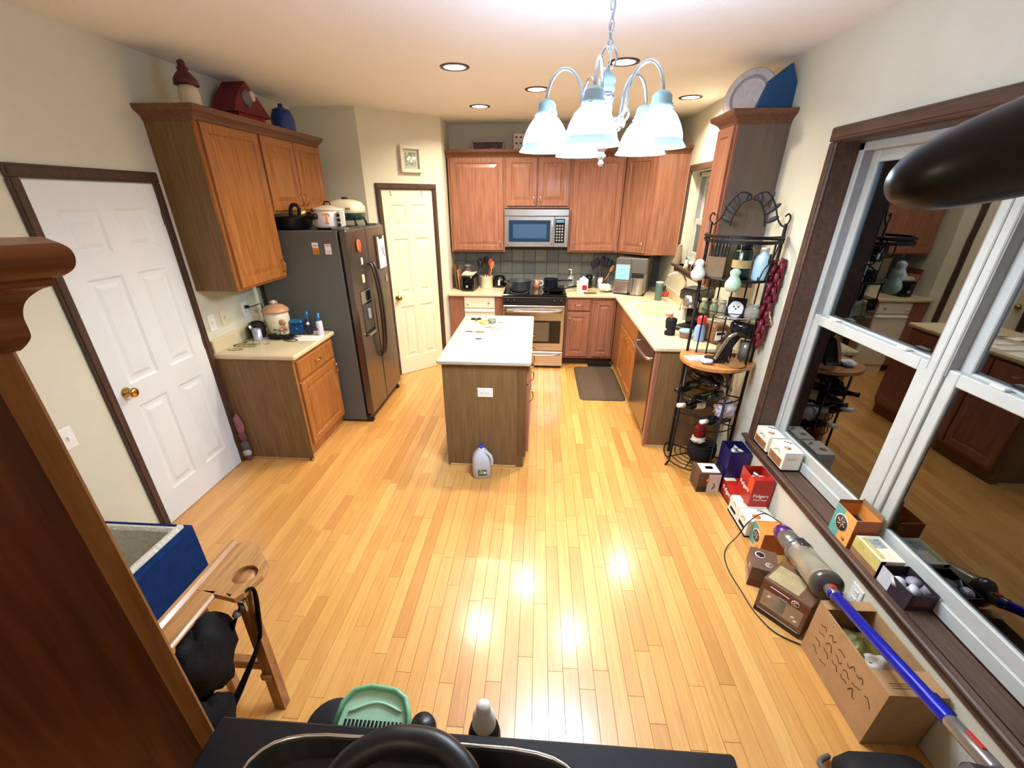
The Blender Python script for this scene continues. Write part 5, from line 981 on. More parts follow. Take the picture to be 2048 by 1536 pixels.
# ================================================================ PICTURE ON THE PANTRY WALL
t=thing('picture_frame','small square cream shadow box frame above the pantry door','picture frame',(-1.395,5.199,2.335),ang)
FRM=M('cream_frame',(214,206,184),.5,0,.3,var=(14,.04))
for q in ((-.125,.125,-.042,-.001,.09,.125),(-.125,.125,-.042,-.001,-.125,-.09),(-.125,-.09,-.042,-.001,-.09,.09),(.09,.125,-.042,-.001,-.09,.09)): part('frame_rail',FRM,t,q,b=.004)
part('mat_board',M('mat_grey',(178,180,166),.8,var=(20,.05)),t,(-.09,.09,-.016,-.002,-.09,.09)); part('picture',M('floral_print',(196,204,196),.7,0,.2,var=(26,.5),col2=(92,112,98)),t,(-.062,.062,-.018,-.0162,-.062,.062))
for i in range(5): MB().ball((-.035+.02*i,-.019,.02*math.sin(i*2.2)),.014,10,6,ry=.003,amp=.2,seed=i).build('white_flower',PAPER,t)
# ================================================================ BOXES ALONG THE RIGHT WALL
def cbox(name,label,cat,x0,x1,y0,y1,z0,h,mat,rz=0,decals=(),open_top=None,group=None):
    """carton; local origin at base centre. decals: (name,face,u0,u1,v0,v1,mat) face in L(-x) N(-y) T(+z)"""
    cx,cy=(x0+x1)/2,(y0+y1)/2; a,b_=(x1-x0)/2,(y1-y0)/2
    t=thing(name,label,cat,(cx,cy,z0),rz,group)
    if open_top is None: part('carton',mat,t,(-a,a,-b_,b_,0,h),b=.002)
    else:
        w_=.003; m=MB(); m.box(-a,a,-b_,b_,0,.004); m.box(-a,-a+w_,-b_,b_,.004,h); m.box(a-w_,a,-b_,b_,.004,h); m.box(-a+w_,a-w_,-b_,-b_+w_,.004,h); m.box(-a+w_,a-w_,b_-w_,b_,.004,h); m.build('carton',mat,t)
    e=.0004
    for n,f,u0,u1,v0,v1,mt in decals:
        if f=='L': part(n,mt,t,(-a-2*e,-a-e*.2,-b_+2*b_*u0,-b_+2*b_*u1,h*v0,h*v1))
        elif f=='N': part(n,mt,t,(-a+2*a*u0,-a+2*a*u1,-b_-2*e,-b_-e*.2,h*v0,h*v1))
        else: part(n,mt,t,(-a+2*a*u0,-a+2*a*u1,-b_+2*b_*v0,-b_+2*b_*v1,h+e*.2,h+2*e))
    t['hx'],t['hy'],t['h']=a,b_,h
    return t
def disc(parent,c,r,face,mat,name='round_print',n=22):
    m=MB().mark(); m.lathe([(0,0),(r,0),(r,.0008),(0,.0008)],n=n); m.place(c,{'L':(0,-PI/2,0),'N':(PI/2,0,0),'T':(0,0,0)}[face]); return m.build(name,mat,parent)
def squig(parent,pts,r,mat,name='brush_print'):
    return MB().tube(bez(pts,5),r,6).build(name,mat,parent)
LN=(0,0,-PI/2); RN=(PI/2,0,0); RL=(PI/2,0,-PI/2)
# brown carton in front of the rack
t=cbox('coffee_carton','brown and white coffee carton standing alone before the iron rack','carton',1.215,1.375,2.72,2.87,0,.165,BROWNP,decals=(('white_top','T',.15,.95,.1,.9,PAPER),('pale_side','N',.45,1,.0,.95,M('pale_grey_print',(196,190,180),.5,var=(14,.1))),('red_tag','T',.4,.75,.4,.65,RED),('dark_foot','N',.0,.45,0,.3,M('dark_brown_print',(52,34,24),.5,var=(12,.3)))))
squig(t,[(.03,-.0765,.03),(.045,-.0765,.06),(.035,-.0765,.08)],.003,INKB); squig(t,[(-.02,-.0765,.10),(.0,-.0765,.12)],.006,ORANGE)
# navy open carton
t=cbox('pod_carton','open navy blue carton of white pods near the rack foot','carton',1.405,1.55,2.735,2.905,0,.34,NAVY,open_top=1,decals=(('foil_shine','L',.3,.7,.1,.5,M('navy_foil',(70,62,104),.25,.3,var=(20,.3))),))
for i in range(5): 
    m=MB().mark(); m.lathe([(0,0),(.018,0),(.023,.04),(.026,.042),(0,.043)],n=16); m.place((-.03+.03*(i%3),-.045+.05*(i//2)*.8,.265+.004*i),(.3*(i%2),.2*i-.3,0)); m.build('coffee_pod',FOIL,t)
part('inner_floor',M('dark_inside',(30,28,40),.8,var=(20,.1)),t,(-.068,.068,-.08,.08,.20,.262))
# red cartons
tr_=M('red_carton',(170,34,26),.35,0,.5,var=(10,.12))
t=cbox('coffee_carton','small red coffee carton lowest in the stack beside the navy carton','carton',1.395,1.55,2.53,2.73,0,.128,tr_,decals=(('dark_band','L',.0,1,.0,.18,M('dark_red',(96,16,18),.4,var=(14,.2))),('cream_flap','T',.0,.5,.8,1,CREAM)))
text('Folgers',.05,PAPER,t,(-.0785,0,.075),RL,'lettering')
t=cbox('pod_carton','open bright red coffee pod carton with white lettering atop the white cartons','carton',1.425,1.555,2.395,2.575,.1315,.205,tr_,open_top=1,decals=(('orange_side','L',.0,.35,.5,1,M('red_orange',(214,74,40),.4,var=(12,.1))),))
text('Folgers',.034,PAPER,t,(0,-.0912,.085),RN); text('Classic Roast',.016,PAPER,t,(0,-.0912,.055),RN); text('Folgers',.044,PAPER,t,(-.0662,0.01,.10),RL)
part('inner_floor',_M['dark_inside'],t,(-.06,.06,-.085,.085,.08,.128))
for i in range(5):
    m=MB().mark(); m.lathe([(0,0),(.018,0),(.023,.04),(.026,.042),(0,.043)],n=16); m.place((-.03+.03*(i%3),-.04+.05*(i//2)*.8,.13),(.2*(i%2),.15*i-.3,0)); m.build('coffee_pod',FOIL,t)
part('torn_flap',tr_,t,(-.062,.062,-.088,-.04,.203,.2055))
# white cartons pair
WC=M('white_carton',(240,236,222),.5,0,.35,var=(12,.03)); OB=M('orange_brush',(206,130,64),.5,var=(20,.12))
def white_box(label,x0,x1,y0,y1,z0,h,k):
    t=cbox('white_carton',label,'carton',x0,x1,y0,y1,z0,h,WC,decals=(('black_base','L',0,1,0,.12,INKB),('black_base','N',0,1,0,.10,INKB),('brown_photo','L',.1,.95,.15,.55,M('coffee_photo',(150,104,66),.5,var=(10,.35)))if k>1 else ('black_tag','L',.2,.8,.3,.48,INKB)),group='white coffee cartons')
    a,b_=t['hx'],t['hy']
    disc(t,(-a*.25,-b_*.3,h+.0002),min(a,b_)*.38,'T',OB,'orange_bean'); squig(t,[(-a*.25-.02,-b_*.3-.012,h+.001),(-a*.25,-b_*.3+.002,h+.0012),(-a*.25+.02,-b_*.3+.012,h+.001)],.0018,WC,'bean_line')
    for q in range(3): squig(t,[(a*.1+.012*q,b_*.55-.01*q,h+.001),(a*.25+.012*q,b_*.75-.012*q,h+.001),(a*.42+.012*q,b_*.5-.01*q,h+.001)],.0016,INKB)
    squig(t,[(-a-.0006,-b_*.4,h*.75),(-a-.0006,0,h*.85),(-a-.0006,b_*.4,h*.72)],.0016,INKB)
    part('fine_print',M('faint_ink',(150,150,150),.8,var=(40,.1)),t,(-a*.7,a*.5,-b_-.0007,-b_-.0002,h*.70,h*.72)); part('fine_print',M('faint_ink'),t,(-a*.7,a*.3,-b_-.0007,-b_-.0002,h*.62,h*.64))
    return t
white_box('white coffee carton on the floor under the bright red carton',1.372,1.548,2.386,2.522,0,.13,1)
white_box('white coffee carton on the floor, nearer the vacuum than its twin',1.372,1.548,2.245,2.381,0,.13,1)
white_box('white coffee carton on the window sill nearest the iron rack',1.555,1.66,2.60,2.775,.4203,.125,2)
white_box('white coffee carton on the window sill, second from the iron rack',1.55,1.66,2.385,2.56,.4203,.135,2)
# donut style cartons (teal and orange)
def donut_box(label,x0,x1,y0,y1,z0,h,op):
    t=cbox('pod_carton',label,'carton',x0,x1,y0,y1,z0,h,M('orange_carton',(222,142,62),.45,0,.4,var=(10,.1)),open_top=op,decals=(('teal_side','L',.55,1,0,1,TEAL),('orange_side','L',.0,.55,0,1,M('pale_orange',(232,168,92),.45,var=(10,.08))),('brown_front','N',0,1,0,1,M('rust_print',(176,92,40),.45,var=(10,.15)))))
    a,b_=t['hx'],t['hy']
    disc(t,(-a-.0009,b_*.1,h*.55),min(b_*.62,h*.36),'L',PAPER,'seal_rim'); disc(t,(-a-.0018,b_*.1,h*.55),min(b_*.56,h*.32),'L',M('seal_brown',(84,62,52),.5,var=(30,.3)),'seal')
    for q in range(6):
        an=q*PI/3; r_=min(b_*.4,h*.22); squig(t,[(-a-.0028,b_*.1+r_*.3*math.cos(an),h*.55+r_*.3*math.sin(an)),(-a-.0028,b_*.1+r_*math.cos(an+.4),h*.55+r_*math.sin(an+.4))],.0016,CREAM,'seal_swirl')
    disc(t,(-a-.0009,-b_*.5,h*.16),h*.07,'L',M('donut_orange',(206,120,50),.5,var=(20,.1)),'donut_print')
    if op:
        part('inner_floor',_M['dark_inside'],t,(-a+.004,a-.004,-b_+.004,b_-.004,.02,h*.55)); part('raised_flap',CARDD,t,(a-.004,a-.001,-b_,b_,h,h+.03)); part('raised_flap',CARDD,t,(-a,a,b_-.003,b_,h,h+.02))
        disc(t,(a*.3,-b_*.2,h*.56),.024,'T',M('teal_pod',(90,130,134),.4,var=(14,.1)),'coffee_pod')
    return t
donut_box('orange and teal coffee carton on the window sill by the mullion',1.545,1.66,1.72,1.865,.4203,.165,1)
donut_box('orange and teal coffee carton on the floor behind the vacuum head',1.40,1.54,2.10,2.235,0,.15,None)
# sill: white and yellow carton, open dark carton
t=cbox('tea_carton','white and yellow carton lying flat on the sill between two opened cartons','carton',1.555,1.66,1.535,1.705,.4203,.095,M('white_yellow',(232,226,204),.5,var=(10,.04)),decals=(('yellow_side','L',.0,1,.35,1,M('yellow_green',(206,190,110),.5,var=(14,.12))),('brown_band','L',0,1,0,.35,M('tan_band',(150,112,78),.5,var=(14,.15))),('print_block','T',.3,.8,.5,.85,M('grey_print',(150,160,160),.5,var=(60,.4))),('print_block','T',.1,.3,.1,.9,M('yellow_green')),('black_edge','N',0,.2,0,1,INKB)))
t=cbox('pod_carton','open dark purple carton spilling white pods on the window sill','carton',1.56,1.67,1.36,1.525,.4203,.085,M('dark_plum',(52,40,48),.45,0,.4,var=(12,.2)),open_top=1,decals=(('front_print','N',.2,.8,.3,.7,M('plum_print',(92,52,56),.5,var=(60,.4))),('white_side','L',.6,1,0,1,M('silver_white',(206,206,212),.4,var=(10,.05)))))
part('inner_floor',_M['dark_inside'],t,(-.05,.05,-.08,.08,.02,.04)); 
for i,(x_,y_) in enumerate(((-.02,.02),(.02,.0),(-.025,-.03),(.015,-.04))):
    m=MB().mark(); m.lathe([(0,0),(.018,0),(.023,.04),(.026,.042),(0,.043)],n=16); m.place((x_,y_,.045),(.5-.4*(i%2),.5*i-.8,0)); m.build('coffee_pod',(FOIL,M('grey_pod',(150,150,160),.4,var=(14,.1)))[i%2],t)
# brown coffee cartons with white ring marks
BC=M('brown_carton',(112,84,66),.4,0,.45,var=(10,.15)); RB_=M('russet_band',(110,54,40),.45,var=(14,.12)); TAN=M('tan_panel',(166,146,120),.5,var=(12,.12)); DKB=M('dark_brown_print')
def ring(t,c,face,r=.018,s='C'):
    disc(t,c,r,face,PAPER,'ring_print'); d={'L':(-.0009,0,0),'N':(0,-.0009,0),'T':(0,0,.0009)}[face]
    disc(t,tuple(c[i]+d[i] for i in range(3)),r*.82,face,RB_,'ring_fill'); text(s,r*1.5,PAPER,t,tuple(c[i]+2.2*d[i] for i in range(3)),{'L':RL,'N':RN,'T':(0,0,0)}[face],ex=.0003)
t=cbox('coffee_carton','large brown coffee carton with white circled mark beside the cardboard box','carton',-.112+1.338,.112+1.338,-.095+1.665,.095+1.665,0,.225,BC,rz=math.radians(-51),decals=(('tan_panel','N',.08,.92,.28,.72,TAN),('russet_band','N',0,1,.76,.93,RB_),('dark_base','N',0,1,0,.14,DKB),('dark_side','L',0,1,0,1,M('umber_side',(62,44,36),.5,var=(10,.2))),('tan_top','T',.05,.7,.1,.8,M('olive_tan',(176,160,118),.5,var=(12,.12))),('tape_strip','N',.38,.58,.35,.75,M('clear_tape',(178,184,180),.3,var=(30,.1)))))
a,b_=t['hx'],t['hy']; ring(t,(.05,-b_-.0009,.188),'N',.018)
for x_,z_ in ((-.06,.13),(.06,.10),(.075,.085)): disc(t,(x_,-b_-.0012,z_),.011,'N',M('pale_blossom',(220,206,196),.5,var=(30,.05)),'blossom',10)
part('shelf_line',PAPER,t,(-.1,.1,-b_-.0012,-b_-.0006,.030,.033)); squig(t,[(-.07,-b_-.001,.198),(0,-b_-.001,.196),(.02,-b_-.001,.194)],.002,PAPER)
t=cbox('coffee_carton','smaller brown coffee carton with two circled marks behind the large one','carton',1.25,1.385,1.825,2.0,0,.135,BC,rz=-.35,decals=(('russet_band','N',0,1,.0,.4,RB_),('pale_side','L',0,1,.0,.35,M('rose_tan',(186,150,130),.5,var=(12,.1)))))
a,b_=t['hx'],t['hy']; ring(t,(-a-.0009,-.03,.09),'L',.018); ring(t,(.02,-.04,.1359),'T',.018); disc(t,(-.02,.03,.1359),.026,'T',PAPER,'mug_print'); disc(t,(-.02,.03,.1369),.021,'T',DKB,'mug_coffee')
# cardboard shipping box with contents
t=thing('shipping_box','open brown cardboard shipping box under the vacuum wand','cardboard box',(1.442,1.275,0),.02); a,b_,h=.108,.212,.31
m=MB(); w_=.005; m.box(-a,a,-b_,b_,0,.006); m.box(-a,-a+w_,-b_,b_,.006,h); m.box(a-w_,a,-b_,b_,.006,h); m.box(-a+w_,a-w_,-b_,-b_+w_,.006,h); m.box(-a+w_,a-w_,b_-w_,b_,.006,h); m.build('box_walls',CARD,t)
part('near_flap',CARD,t,(-a,a,-b_,-b_+.10,h,h+.004)); part('far_flap',CARD,t,(-a,a,b_-.05,b_,h,h+.004)); m=MB().mark(); m.box(-.002,.002,-b_,b_,0,.05); m.place((a+.0,0,h),(0,.25,0))
for r in range(3): part('printed_rule',INK,t,(-a+.03,a-.05,-b_+.045-.009*r,-b_+.0475-.009*r,h+.004,h+.0045))
rnd=random.Random(31)
for r,(z_,n_) in enumerate(((.23,5),(.18,6),(.135,5),(.08,2))):
    for k in range(n_):
        y_=b_*.75-k*.058-rnd.uniform(0,.01); pts=[(-a-.0006,y_,z_+rnd.uniform(-.012,.012)),(-a-.0006,y_-.014,z_+rnd.uniform(-.02,.02)),(-a-.0006,y_-.028,z_+rnd.uniform(-.012,.012)),(-a-.0006,y_-.04,z_+rnd.uniform(-.015,.015))]
        squig(t,pts,.0016,INK,'stamped_mark')
t=thing('snack_bag','shiny yellow, white and orange snack bag inside the shipping box','snack bag',(1.44,1.31,.0065),.1); MB().ball((0,.03,.13),.085,20,14,rz=.12,ry=.12,amp=.14,seed=4,freq=5).build('yellow_bag',M('yellow_bag',(190,160,66),.35,0,.5,var=(6,.35),col2=(98,110,58)),t); MB().ball((.01,-.055,.16),.06,16,12,rz=.085,ry=.055,amp=.18,seed=7,freq=5).build('white_bag',M('white_bag',(226,222,214),.35,0,.5,var=(5,.1)),t); MB().ball((-.02,-.10,.15),.035,14,10,rz=.06,ry=.02,amp=.15,seed=8).build('orange_corner',ORANGE,t)
# ================================================================ VACUUM
def seg(p,q):
    p,q=Vector(p),Vector(q); z=(q-p).normalized(); x=z.orthogonal(); u=Vector((0,0,1)); y=(u-z*u.dot(z)).normalized(); x=y.cross(z)
    return Matrix(((x.x,y.x,z.x,p.x),(x.y,y.y,z.y,p.y),(x.z,y.z,z.z,p.z),(0,0,0,1))),(q-p).length
t=thing('stick_vacuum','cordless stick vacuum with purple tip, clear bin and bright blue wand','vacuum',(1.35,1.46,.385))
o0=Vector((1.35,1.46,.385)); A=Vector((1.19,.66,.66))-o0; B=Vector((1.462,2.06,.215))-o0
mt,L_=seg((0,0,0),B)
def along(m): 
    m.apply(mt); return m
VG=M('vac_grey',(126,122,118),.25,.5,.5,var=(14,.08)); VP=M('vac_purple',(96,48,122),.25,.4,.5,var=(10,.12)); VC=M('vac_clear_bin',(168,162,140),.12,.3,.5,var=(4,.25)); VB=M('vac_blue',(36,44,190),.22,.6,.5,var=(14,.08))
along(MB().mark().lathe([(.022,-.03),(.026,0),(.028,.035),(.024,.05)],n=18)).build('wand_collar',VG,t)
along(MB().mark().lathe([(.03,.045),(.055,.05),(.068,.06),(.070,.08),(.066,.09)],n=28)).build('bin_cap',M('vac_smoke',(84,80,74),.2,.3,.5,var=(10,.1)),t)
along(MB().mark().lathe([(.062,.085),(.064,.09),(.064,.36),(.06,.365)],n=30)).build('dust_bin',VC,t)
along(MB().mark().lathe([(.060,.36),(.068,.37),(.07,.39),(.062,.40),(.054,.42)],n=28)).build('bin_ring',VG,t)
along(MB().mark().lathe([(.052,.41),(.052,.55),(.05,.56)],n=26)).build('motor_body',VG,t)
along(MB().mark().lathe([(.051,.555),(.052,.60),(.047,.635),(.030,.655),(0,.66)],n=26)).build('filter_cap',VP,t)
along(MB().mark().box(-.02,.02,-.085,-.05,.36,.52,b=.01)).build('handle_grip',M('vac_dark',(60,58,58),.3,.3,var=(10,.1)),t)
along(MB().mark().box(-.022,.022,.045,.075,.33,.41,b=.008)).build('latch',M('vac_dark'),t)
along(MB().mark().box(-.012,.012,.02,.03,.0,.03,b=.003)).build('red_button',RED,t)
mt2,L2=seg((0,0,0),A)
def al2(m): m.apply(mt2); return m
al2(MB().mark().lathe([(.021,-.01),(.0215,0),(.0215,.70),(.019,.705)],n=20)).build('wand',VB,t); al2(MB().mark().box(-.03,.03,-.018,.018,.0,.02,b=.006)).build('wand_clip',VB,t); al2(MB().mark().box(-.010,.028,-.018,.018,.60,.69,b=.008)).build('wand_lock',M('vac_navy',(20,26,90),.3,.3,var=(10,.1)),t)
al2(MB().mark().lathe([(.019,.70),(.022,.71),(.022,.86),(.018,.87)],n=18)).build('neck',VG,t); al2(MB().mark().box(-.006,.006,.018,.026,.76,.82,b=.002)).build('red_release',RED,t)
al2(MB().mark().box(-.10,.10,-.03,.03,.87,.95,b=.02)).build('floor_head',M('vac_dark'),t)
t=thing('black_tote','dark slumped tote on the floor under the vacuum at the lower right','bag',(1.30,.80,0)); MB().loft([sq(.15,.17,0,20,6),sq(.16,.185,.06,20,6),sq(.15,.17,.12,20,6),sq(.11,.12,.14,20,6)],sm=True).build('tote_body',BLKM,t)
MB().loft([[(x-.09,y-.29,z) for x,y,z in sq(.11,.10,0,20,6)],[(x-.09,y-.29,z) for x,y,z in sq(.12,.11,.30,20,6)],[(x-.09,y-.29,z) for x,y,z in sq(.11,.10,.60,20,6)],[(x-.09,y-.29,z) for x,y,z in sq(.08,.07,.622,20,6)]],sm=True).build('tote_upper',BLKM,t)
MB().tube(bez([(-.15,-.1,.12),(-.18,.05,.10),(-.19,.15,.05),(-.12,.20,.014)],6),.010,8).build('strap',M('grey_strap',(90,86,84),.6,var=(20,.2)),t)
# charger cord on the floor
o=MB().tube(bez([(1.34,1.48,.006),(1.24,1.545,.004),(1.19,1.66,.004),(1.175,1.80,.004),(1.165,1.98,.004),(1.21,2.12,.004),(1.30,2.19,.06),(1.36,2.22,.15),(1.45,2.24,.20),(1.50,2.10,.22)],8),.0035,6).build('charger_cord',BLK); tag(o,'thin black charger cord looping across the floor beside the cartons','cord')
# ================================================================ FOREGROUND
# tall hutch at the left edge
HU=oak('hutch_panel',(104,56,28),(78,38,18),'z',.4,.4,.2); HUL=oak('hutch_stile',(150,98,50),(120,74,36),'z',.4,.4,.15)
t=thing('tall_wooden_panel','tall dark wooden panel with heavy crown at the left edge','panel',(-.60,.44,0),math.radians(53.75)); 
part('side_panel',HU,t,(-.50,-.028,.006,.02,.02,1.83)); part('side_stile',HUL,t,(-.028,0,-.002,.03,0,1.83),b=.003); part('side_stile',HUL,t,(-.55,-.50,-.002,.03,0,1.83),b=.003); part('body',HU,t,(-.545,-.004,.021,.06,.0,1.83)); part('base_rail',HUL,t,(-.50,-.028,.0,.02,0,.09))
HP=[(-.02,1.80),(.004,1.80)]+[(p[0],p[1]) for p in bez([(.010,1.806,0),(.016,1.814,0),(.018,1.822,0),(.019,1.84,0),(.026,1.856,0),(.040,1.868,0),(.052,1.873,0),(.053,1.880,0),(.062,1.883,0),(.071,1.890,0),(.075,1.900,0),(.074,1.910,0),(.068,1.916,0)],4)]+[(-.02,1.918)]
P=[Vector(p) for p in ((-.60,0),(0,0),(0,.06))]; loops=[]
for i,p in enumerate(P):
    ns=[]
    if i>0: e=(P[i]-P[i-1]).normalized(); ns.append(Vector((e.y,-e.x)))
    if i<2: e=(P[i+1]-P[i]).normalized(); ns.append(Vector((e.y,-e.x)))
    n=ns[0] if len(ns)==1 else (ns[0]+ns[1])/(1+ns[0].dot(ns[1])); loops.append([(p.x+n.x*o_,p.y+n.y*o_,z) for o_,z in HP])
MB().loft(loops).build('crown',oak('hutch_crown',(140,84,46),(100,56,30),'x',.4,.4,.2),t); part('top_board',HU,t,(-.55,0,0,.06,1.8185,1.83))
# navy fleece lined pet bed
t=thing('pet_bed','navy fabric pet bed bin with grey fleece lining by the left wall','pet bed',(-2.07,1.33,0),.0); a,b_,h=.29,.35,.42
m=MB(); w_=.045; m.box(-a,a,-b_,b_,0,.05,b=.02); m.box(-a,-a+w_,-b_,b_,.03,h,b=.018); m.box(a-w_,a,-b_,b_,.03,h,b=.018); m.box(-a+.02,a-.02,-b_,-b_+w_,.03,h-.03,b=.018); m.box(-a+.02,a-.02,b_-w_,b_,.03,h,b=.018); m.build('shell',BLUEF,t)
FL=M('grey_fleece',(206,204,192),1,0,.05,var=(40,.12),bump=(70,.9))
m=MB(); m.box(-a+w_,-a+w_+.03,-b_+.03,b_-.03,.05,h+.012,b=.014); m.box(a-w_-.03,a-w_+.012,-b_+.03,b_-.02,.05,h+.014,b=.014); m.box(-a+w_,a-w_,b_-w_-.03,b_-w_+.01,.05,h+.012,b=.014); m.box(-a+w_,a-w_,-b_+w_,-b_+w_+.03,.05,h-.02,b=.014); m.build('fleece_wall',FL,t)
m=MB(); m.box(-a+.07,a-.07,-b_+.07,b_-.07,.05,.13,b=.03); m.build('cushion',FL,t)
# wooden stand with cup hole
PN=oak('stand_pine',(196,148,94),(160,112,64),'y',.35,.45,.3); PNZ=oak('stand_pine_leg',(170,116,66),(130,84,44),'z',.4,.4,.2)
t=thing('wooden_stand','narrow wooden folding stand with a round cup hole in its arm','stand',(-1.20,1.10,0))
def hole_plate(poly_r,c,r,z0,z1,n=24):
    """plate with round hole: outer polygon resampled around centre"""
    m=MB(); O=[];I=[]
    for i in range(n):
        a_=2*PI*i/n; d_=Vector((math.cos(a_),math.sin(a_))); best=9
        for k in range(len(poly_r)):
            p,q=Vector(poly_r[k])-Vector(c),Vector(poly_r[(k+1)%len(poly_r)])-Vector(c); e=q-p; den=d_.x*e.y-d_.y*e.x
            if abs(den)>1e-9:
                tt=(p.x*e.y-p.y*e.x)/den; uu=(p.x*d_.y-p.y*d_.x)/den
                if tt>0 and -1e-6<=uu<=1+1e-6: best=min(best,tt)
        O.append((c[0]+d_.x*best,c[1]+d_.y*best)); I.append((c[0]+d_.x*r,c[1]+d_.y*r))
    m.loft([[(x,y,z1) for x,y in I],[(x,y,z1) for x,y in O],[(x,y,z0) for x,y in O],[(x,y,z0) for x,y in I],[(x,y,z1) for x,y in I]],cap0=False,cap1=False); return m
tip=[(-.105,.02),(.10,-.02),(.128,.10),(.12,.16),(.085,.19),(.07,.215),(.05,.22),(.04,.26),(-.03,.285),(-.10,.29)]
hole_plate(tip,(.055,.10),.048,.578,.602).build('arm_head',PN,t); MB().lathe([(0,.579),(.048,.579),(.048,.587),(0,.587)],(.055,.10,0),24).build('cup_hole_base',PN,t)
part('arm_rail',PN,t,(-.105,.0,-.75,.02,.578,.602),b=.008); part('edge_rail',PN,t,(-.125,-.085,-.75,.285,.572,.615),b=.012)
m=MB(); m.loft([[(.055,.02,.578),(.10,.02,.578),(.10,.055,.578),(.055,.055,.578)],[(.13,-.07,0),(.175,-.07,0),(.175,-.03,0),(.13,-.03,0)]]); m.build('leg',PNZ,t)
m=MB(); m.loft([[(.02,-.60,.578),(.06,-.60,.578),(.06,-.56,.578),(.02,-.56,.578)],[(.09,-.66,0),(.13,-.66,0),(.13,-.62,0),(.09,-.62,0)]]); m.build('leg',PNZ,t)
part('inner_leg',PNZ,t,(-.11,-.075,-.02,.02,.0,.572),b=.004); part('stretcher',PNZ,t,(-.10,.122,-.02,.018,.18,.225),b=.004)
m=MB(); m.loft([[(.10,-.05,.16),(.145,-.05,.16),(.145,-.012,.16),(.10,-.012,.16)],[(.04,-.60,.16),(.08,-.60,.16),(.08,-.56,.16),(.04,-.56,.16)],[(.04,-.60,.19),(.08,-.60,.19),(.08,-.56,.19),(.04,-.56,.19)],[(.10,-.05,.19),(.145,-.05,.19),(.145,-.012,.19),(.10,-.012,.19)]][:1]+[[(.10,-.05,.19),(.145,-.05,.19),(.145,-.012,.19),(.10,-.012,.19)]]); m.build('foot_block',PNZ,t)
t=thing('black_harness','black webbing harness with silver buckle draped over the wooden stand','harness',(-1.12,1.02,.30)); WBG=M('black_webbing',(22,21,22),.8,0,.2,var=(40,.3),bump=(120,.3))
def strap(pts,w,th=.006,name='strap',mat=WBG):
    P=[Vector(p) for p in bez(pts,5)]; loops=[]
    for i,p in enumerate(P):
        tg=(P[min(i+1,len(P)-1)]-P[max(i-1,0)]).normalized(); s_=tg.cross(Vector((0,.35,1))).normalized() if abs(tg.z)<.9 else Vector((.8,-.5,0)).normalized(); n_=tg.cross(s_).normalized()
        loops.append([tuple(p+s_*w/2+n_*th/2),tuple(p-s_*w/2+n_*th/2),tuple(p-s_*w/2-n_*th/2),tuple(p+s_*w/2-n_*th/2)])
    return MB().loft(loops).build(name,mat,t)
strap([(.01,.10,.295),(.035,.13,.29),(.05,.10,.20),(.04,.06,.06),(.0,-.03,-.06),(-.03,-.13,-.14)],.035)
strap([(-.03,.08,.302),(-.01,.11,.25),(-.04,.05,.14),(-.06,-.04,.04),(-.07,-.12,-.02)],.03)
strap([(-.07,-.12,-.02),(-.05,-.18,-.12),(-.02,-.16,-.2)],.04)
MB().ball((-.075,-.06,.12),.07,20,14,rz=.16,ry=.13,amp=.2,seed=14,freq=4).build('hanging_pouch',WBG,t); MB().ball((-.04,-.15,-.08),.06,18,12,rz=.10,ry=.08,amp=.2,seed=15,freq=4).build('hanging_pouch',WBG,t)
part('buckle',CHROME,t,(-.01,.022,.085,.105,.20,.26),b=.006); MB().ball((-.02,.075,.20),.016,10,8,amp=.2,seed=3).build('clip_bead',SILVERG,t)
# black table with griddle
t=thing('black_table','black topped high table at the bottom edge of the photo','table',(-.12,.15,0)); TB=M('black_laminate',(20,20,23),.45,0,.4,var=(90,.3))
part('table_top',TB,t,(-.44,.48,-.45,.284,1.06,1.10),b=.004); part('lower_ledge',TB,t,(-.40,.13,.22,.375,.895,.91),b=.002); part('ledge_bracket',TB,t,(-.40,-.38,.22,.30,.91,1.06),(.10,.12,.22,.30,.91,1.06))
for x_ in (-.40,.42):
    for y_ in (-.41,.18): part('leg',TB,t,(x_-.02,x_+.02,y_-.02,y_+.02,0,1.06),b=.003)
part('wear_scratch',SILVERG,t,(.30,.318,.17,.172,1.1001,1.1005),(.304,.322,.166,.168,1.1001,1.1005))
t=thing('griddle_pan','black rectangular griddle with silver rim and arched loop handle','griddle',(-.175,.17,1.1003)); GB=M('nonstick_black',(26,26,28),.35,0,.5,var=(14,.25),bump=(60,.1))
def rr(hx,hy,z): return sq(hx,hy,z,36,6)
MB().loft([rr(.255,.20,0),rr(.27,.215,.01),rr(.283,.228,.042),rr(.275,.22,.042),rr(.26,.205,.016)],sm=False).build('pan_body',GB,t); MB().tube([(x,y,.0435) for x,y,_ in rr(.280,.225,0)],.0035,6,closed=True).build('silver_rim',CHROME,t)
MB().loft([rr(.235,.18,.0185),rr(.23,.175,.024)]).build('cooking_plate',M('griddle_plate',(40,42,44),.3,.1,.5,var=(20,.2)),t)
MB().tube(bez([(-.115,.02,.03),(-.118,.10,.055),(-.10,.165,.075),(-.05,.198,.085),(0,.205,.085),(.05,.195,.085),(.095,.16,.075),(.11,.10,.055),(.108,.02,.03)],6),.021,12).build('loop_handle',BLK,t)
t=thing('spray_mister','black mister bottle with a tall white nozzle behind the table edge','bottle',(-.08,.482,.9105)); MB().lathe([(0,0),(.03,0),(.032,.008),(.032,.10),(.028,.12),(.016,.13)],n=24).build('bottle',BLK,t); MB().lathe([(.021,.128),(.023,.135),(.0215,.16),(.015,.17),(.0135,.19),(.010,.196),(0,.197)],n=20).build('nozzle',WHITE,t)
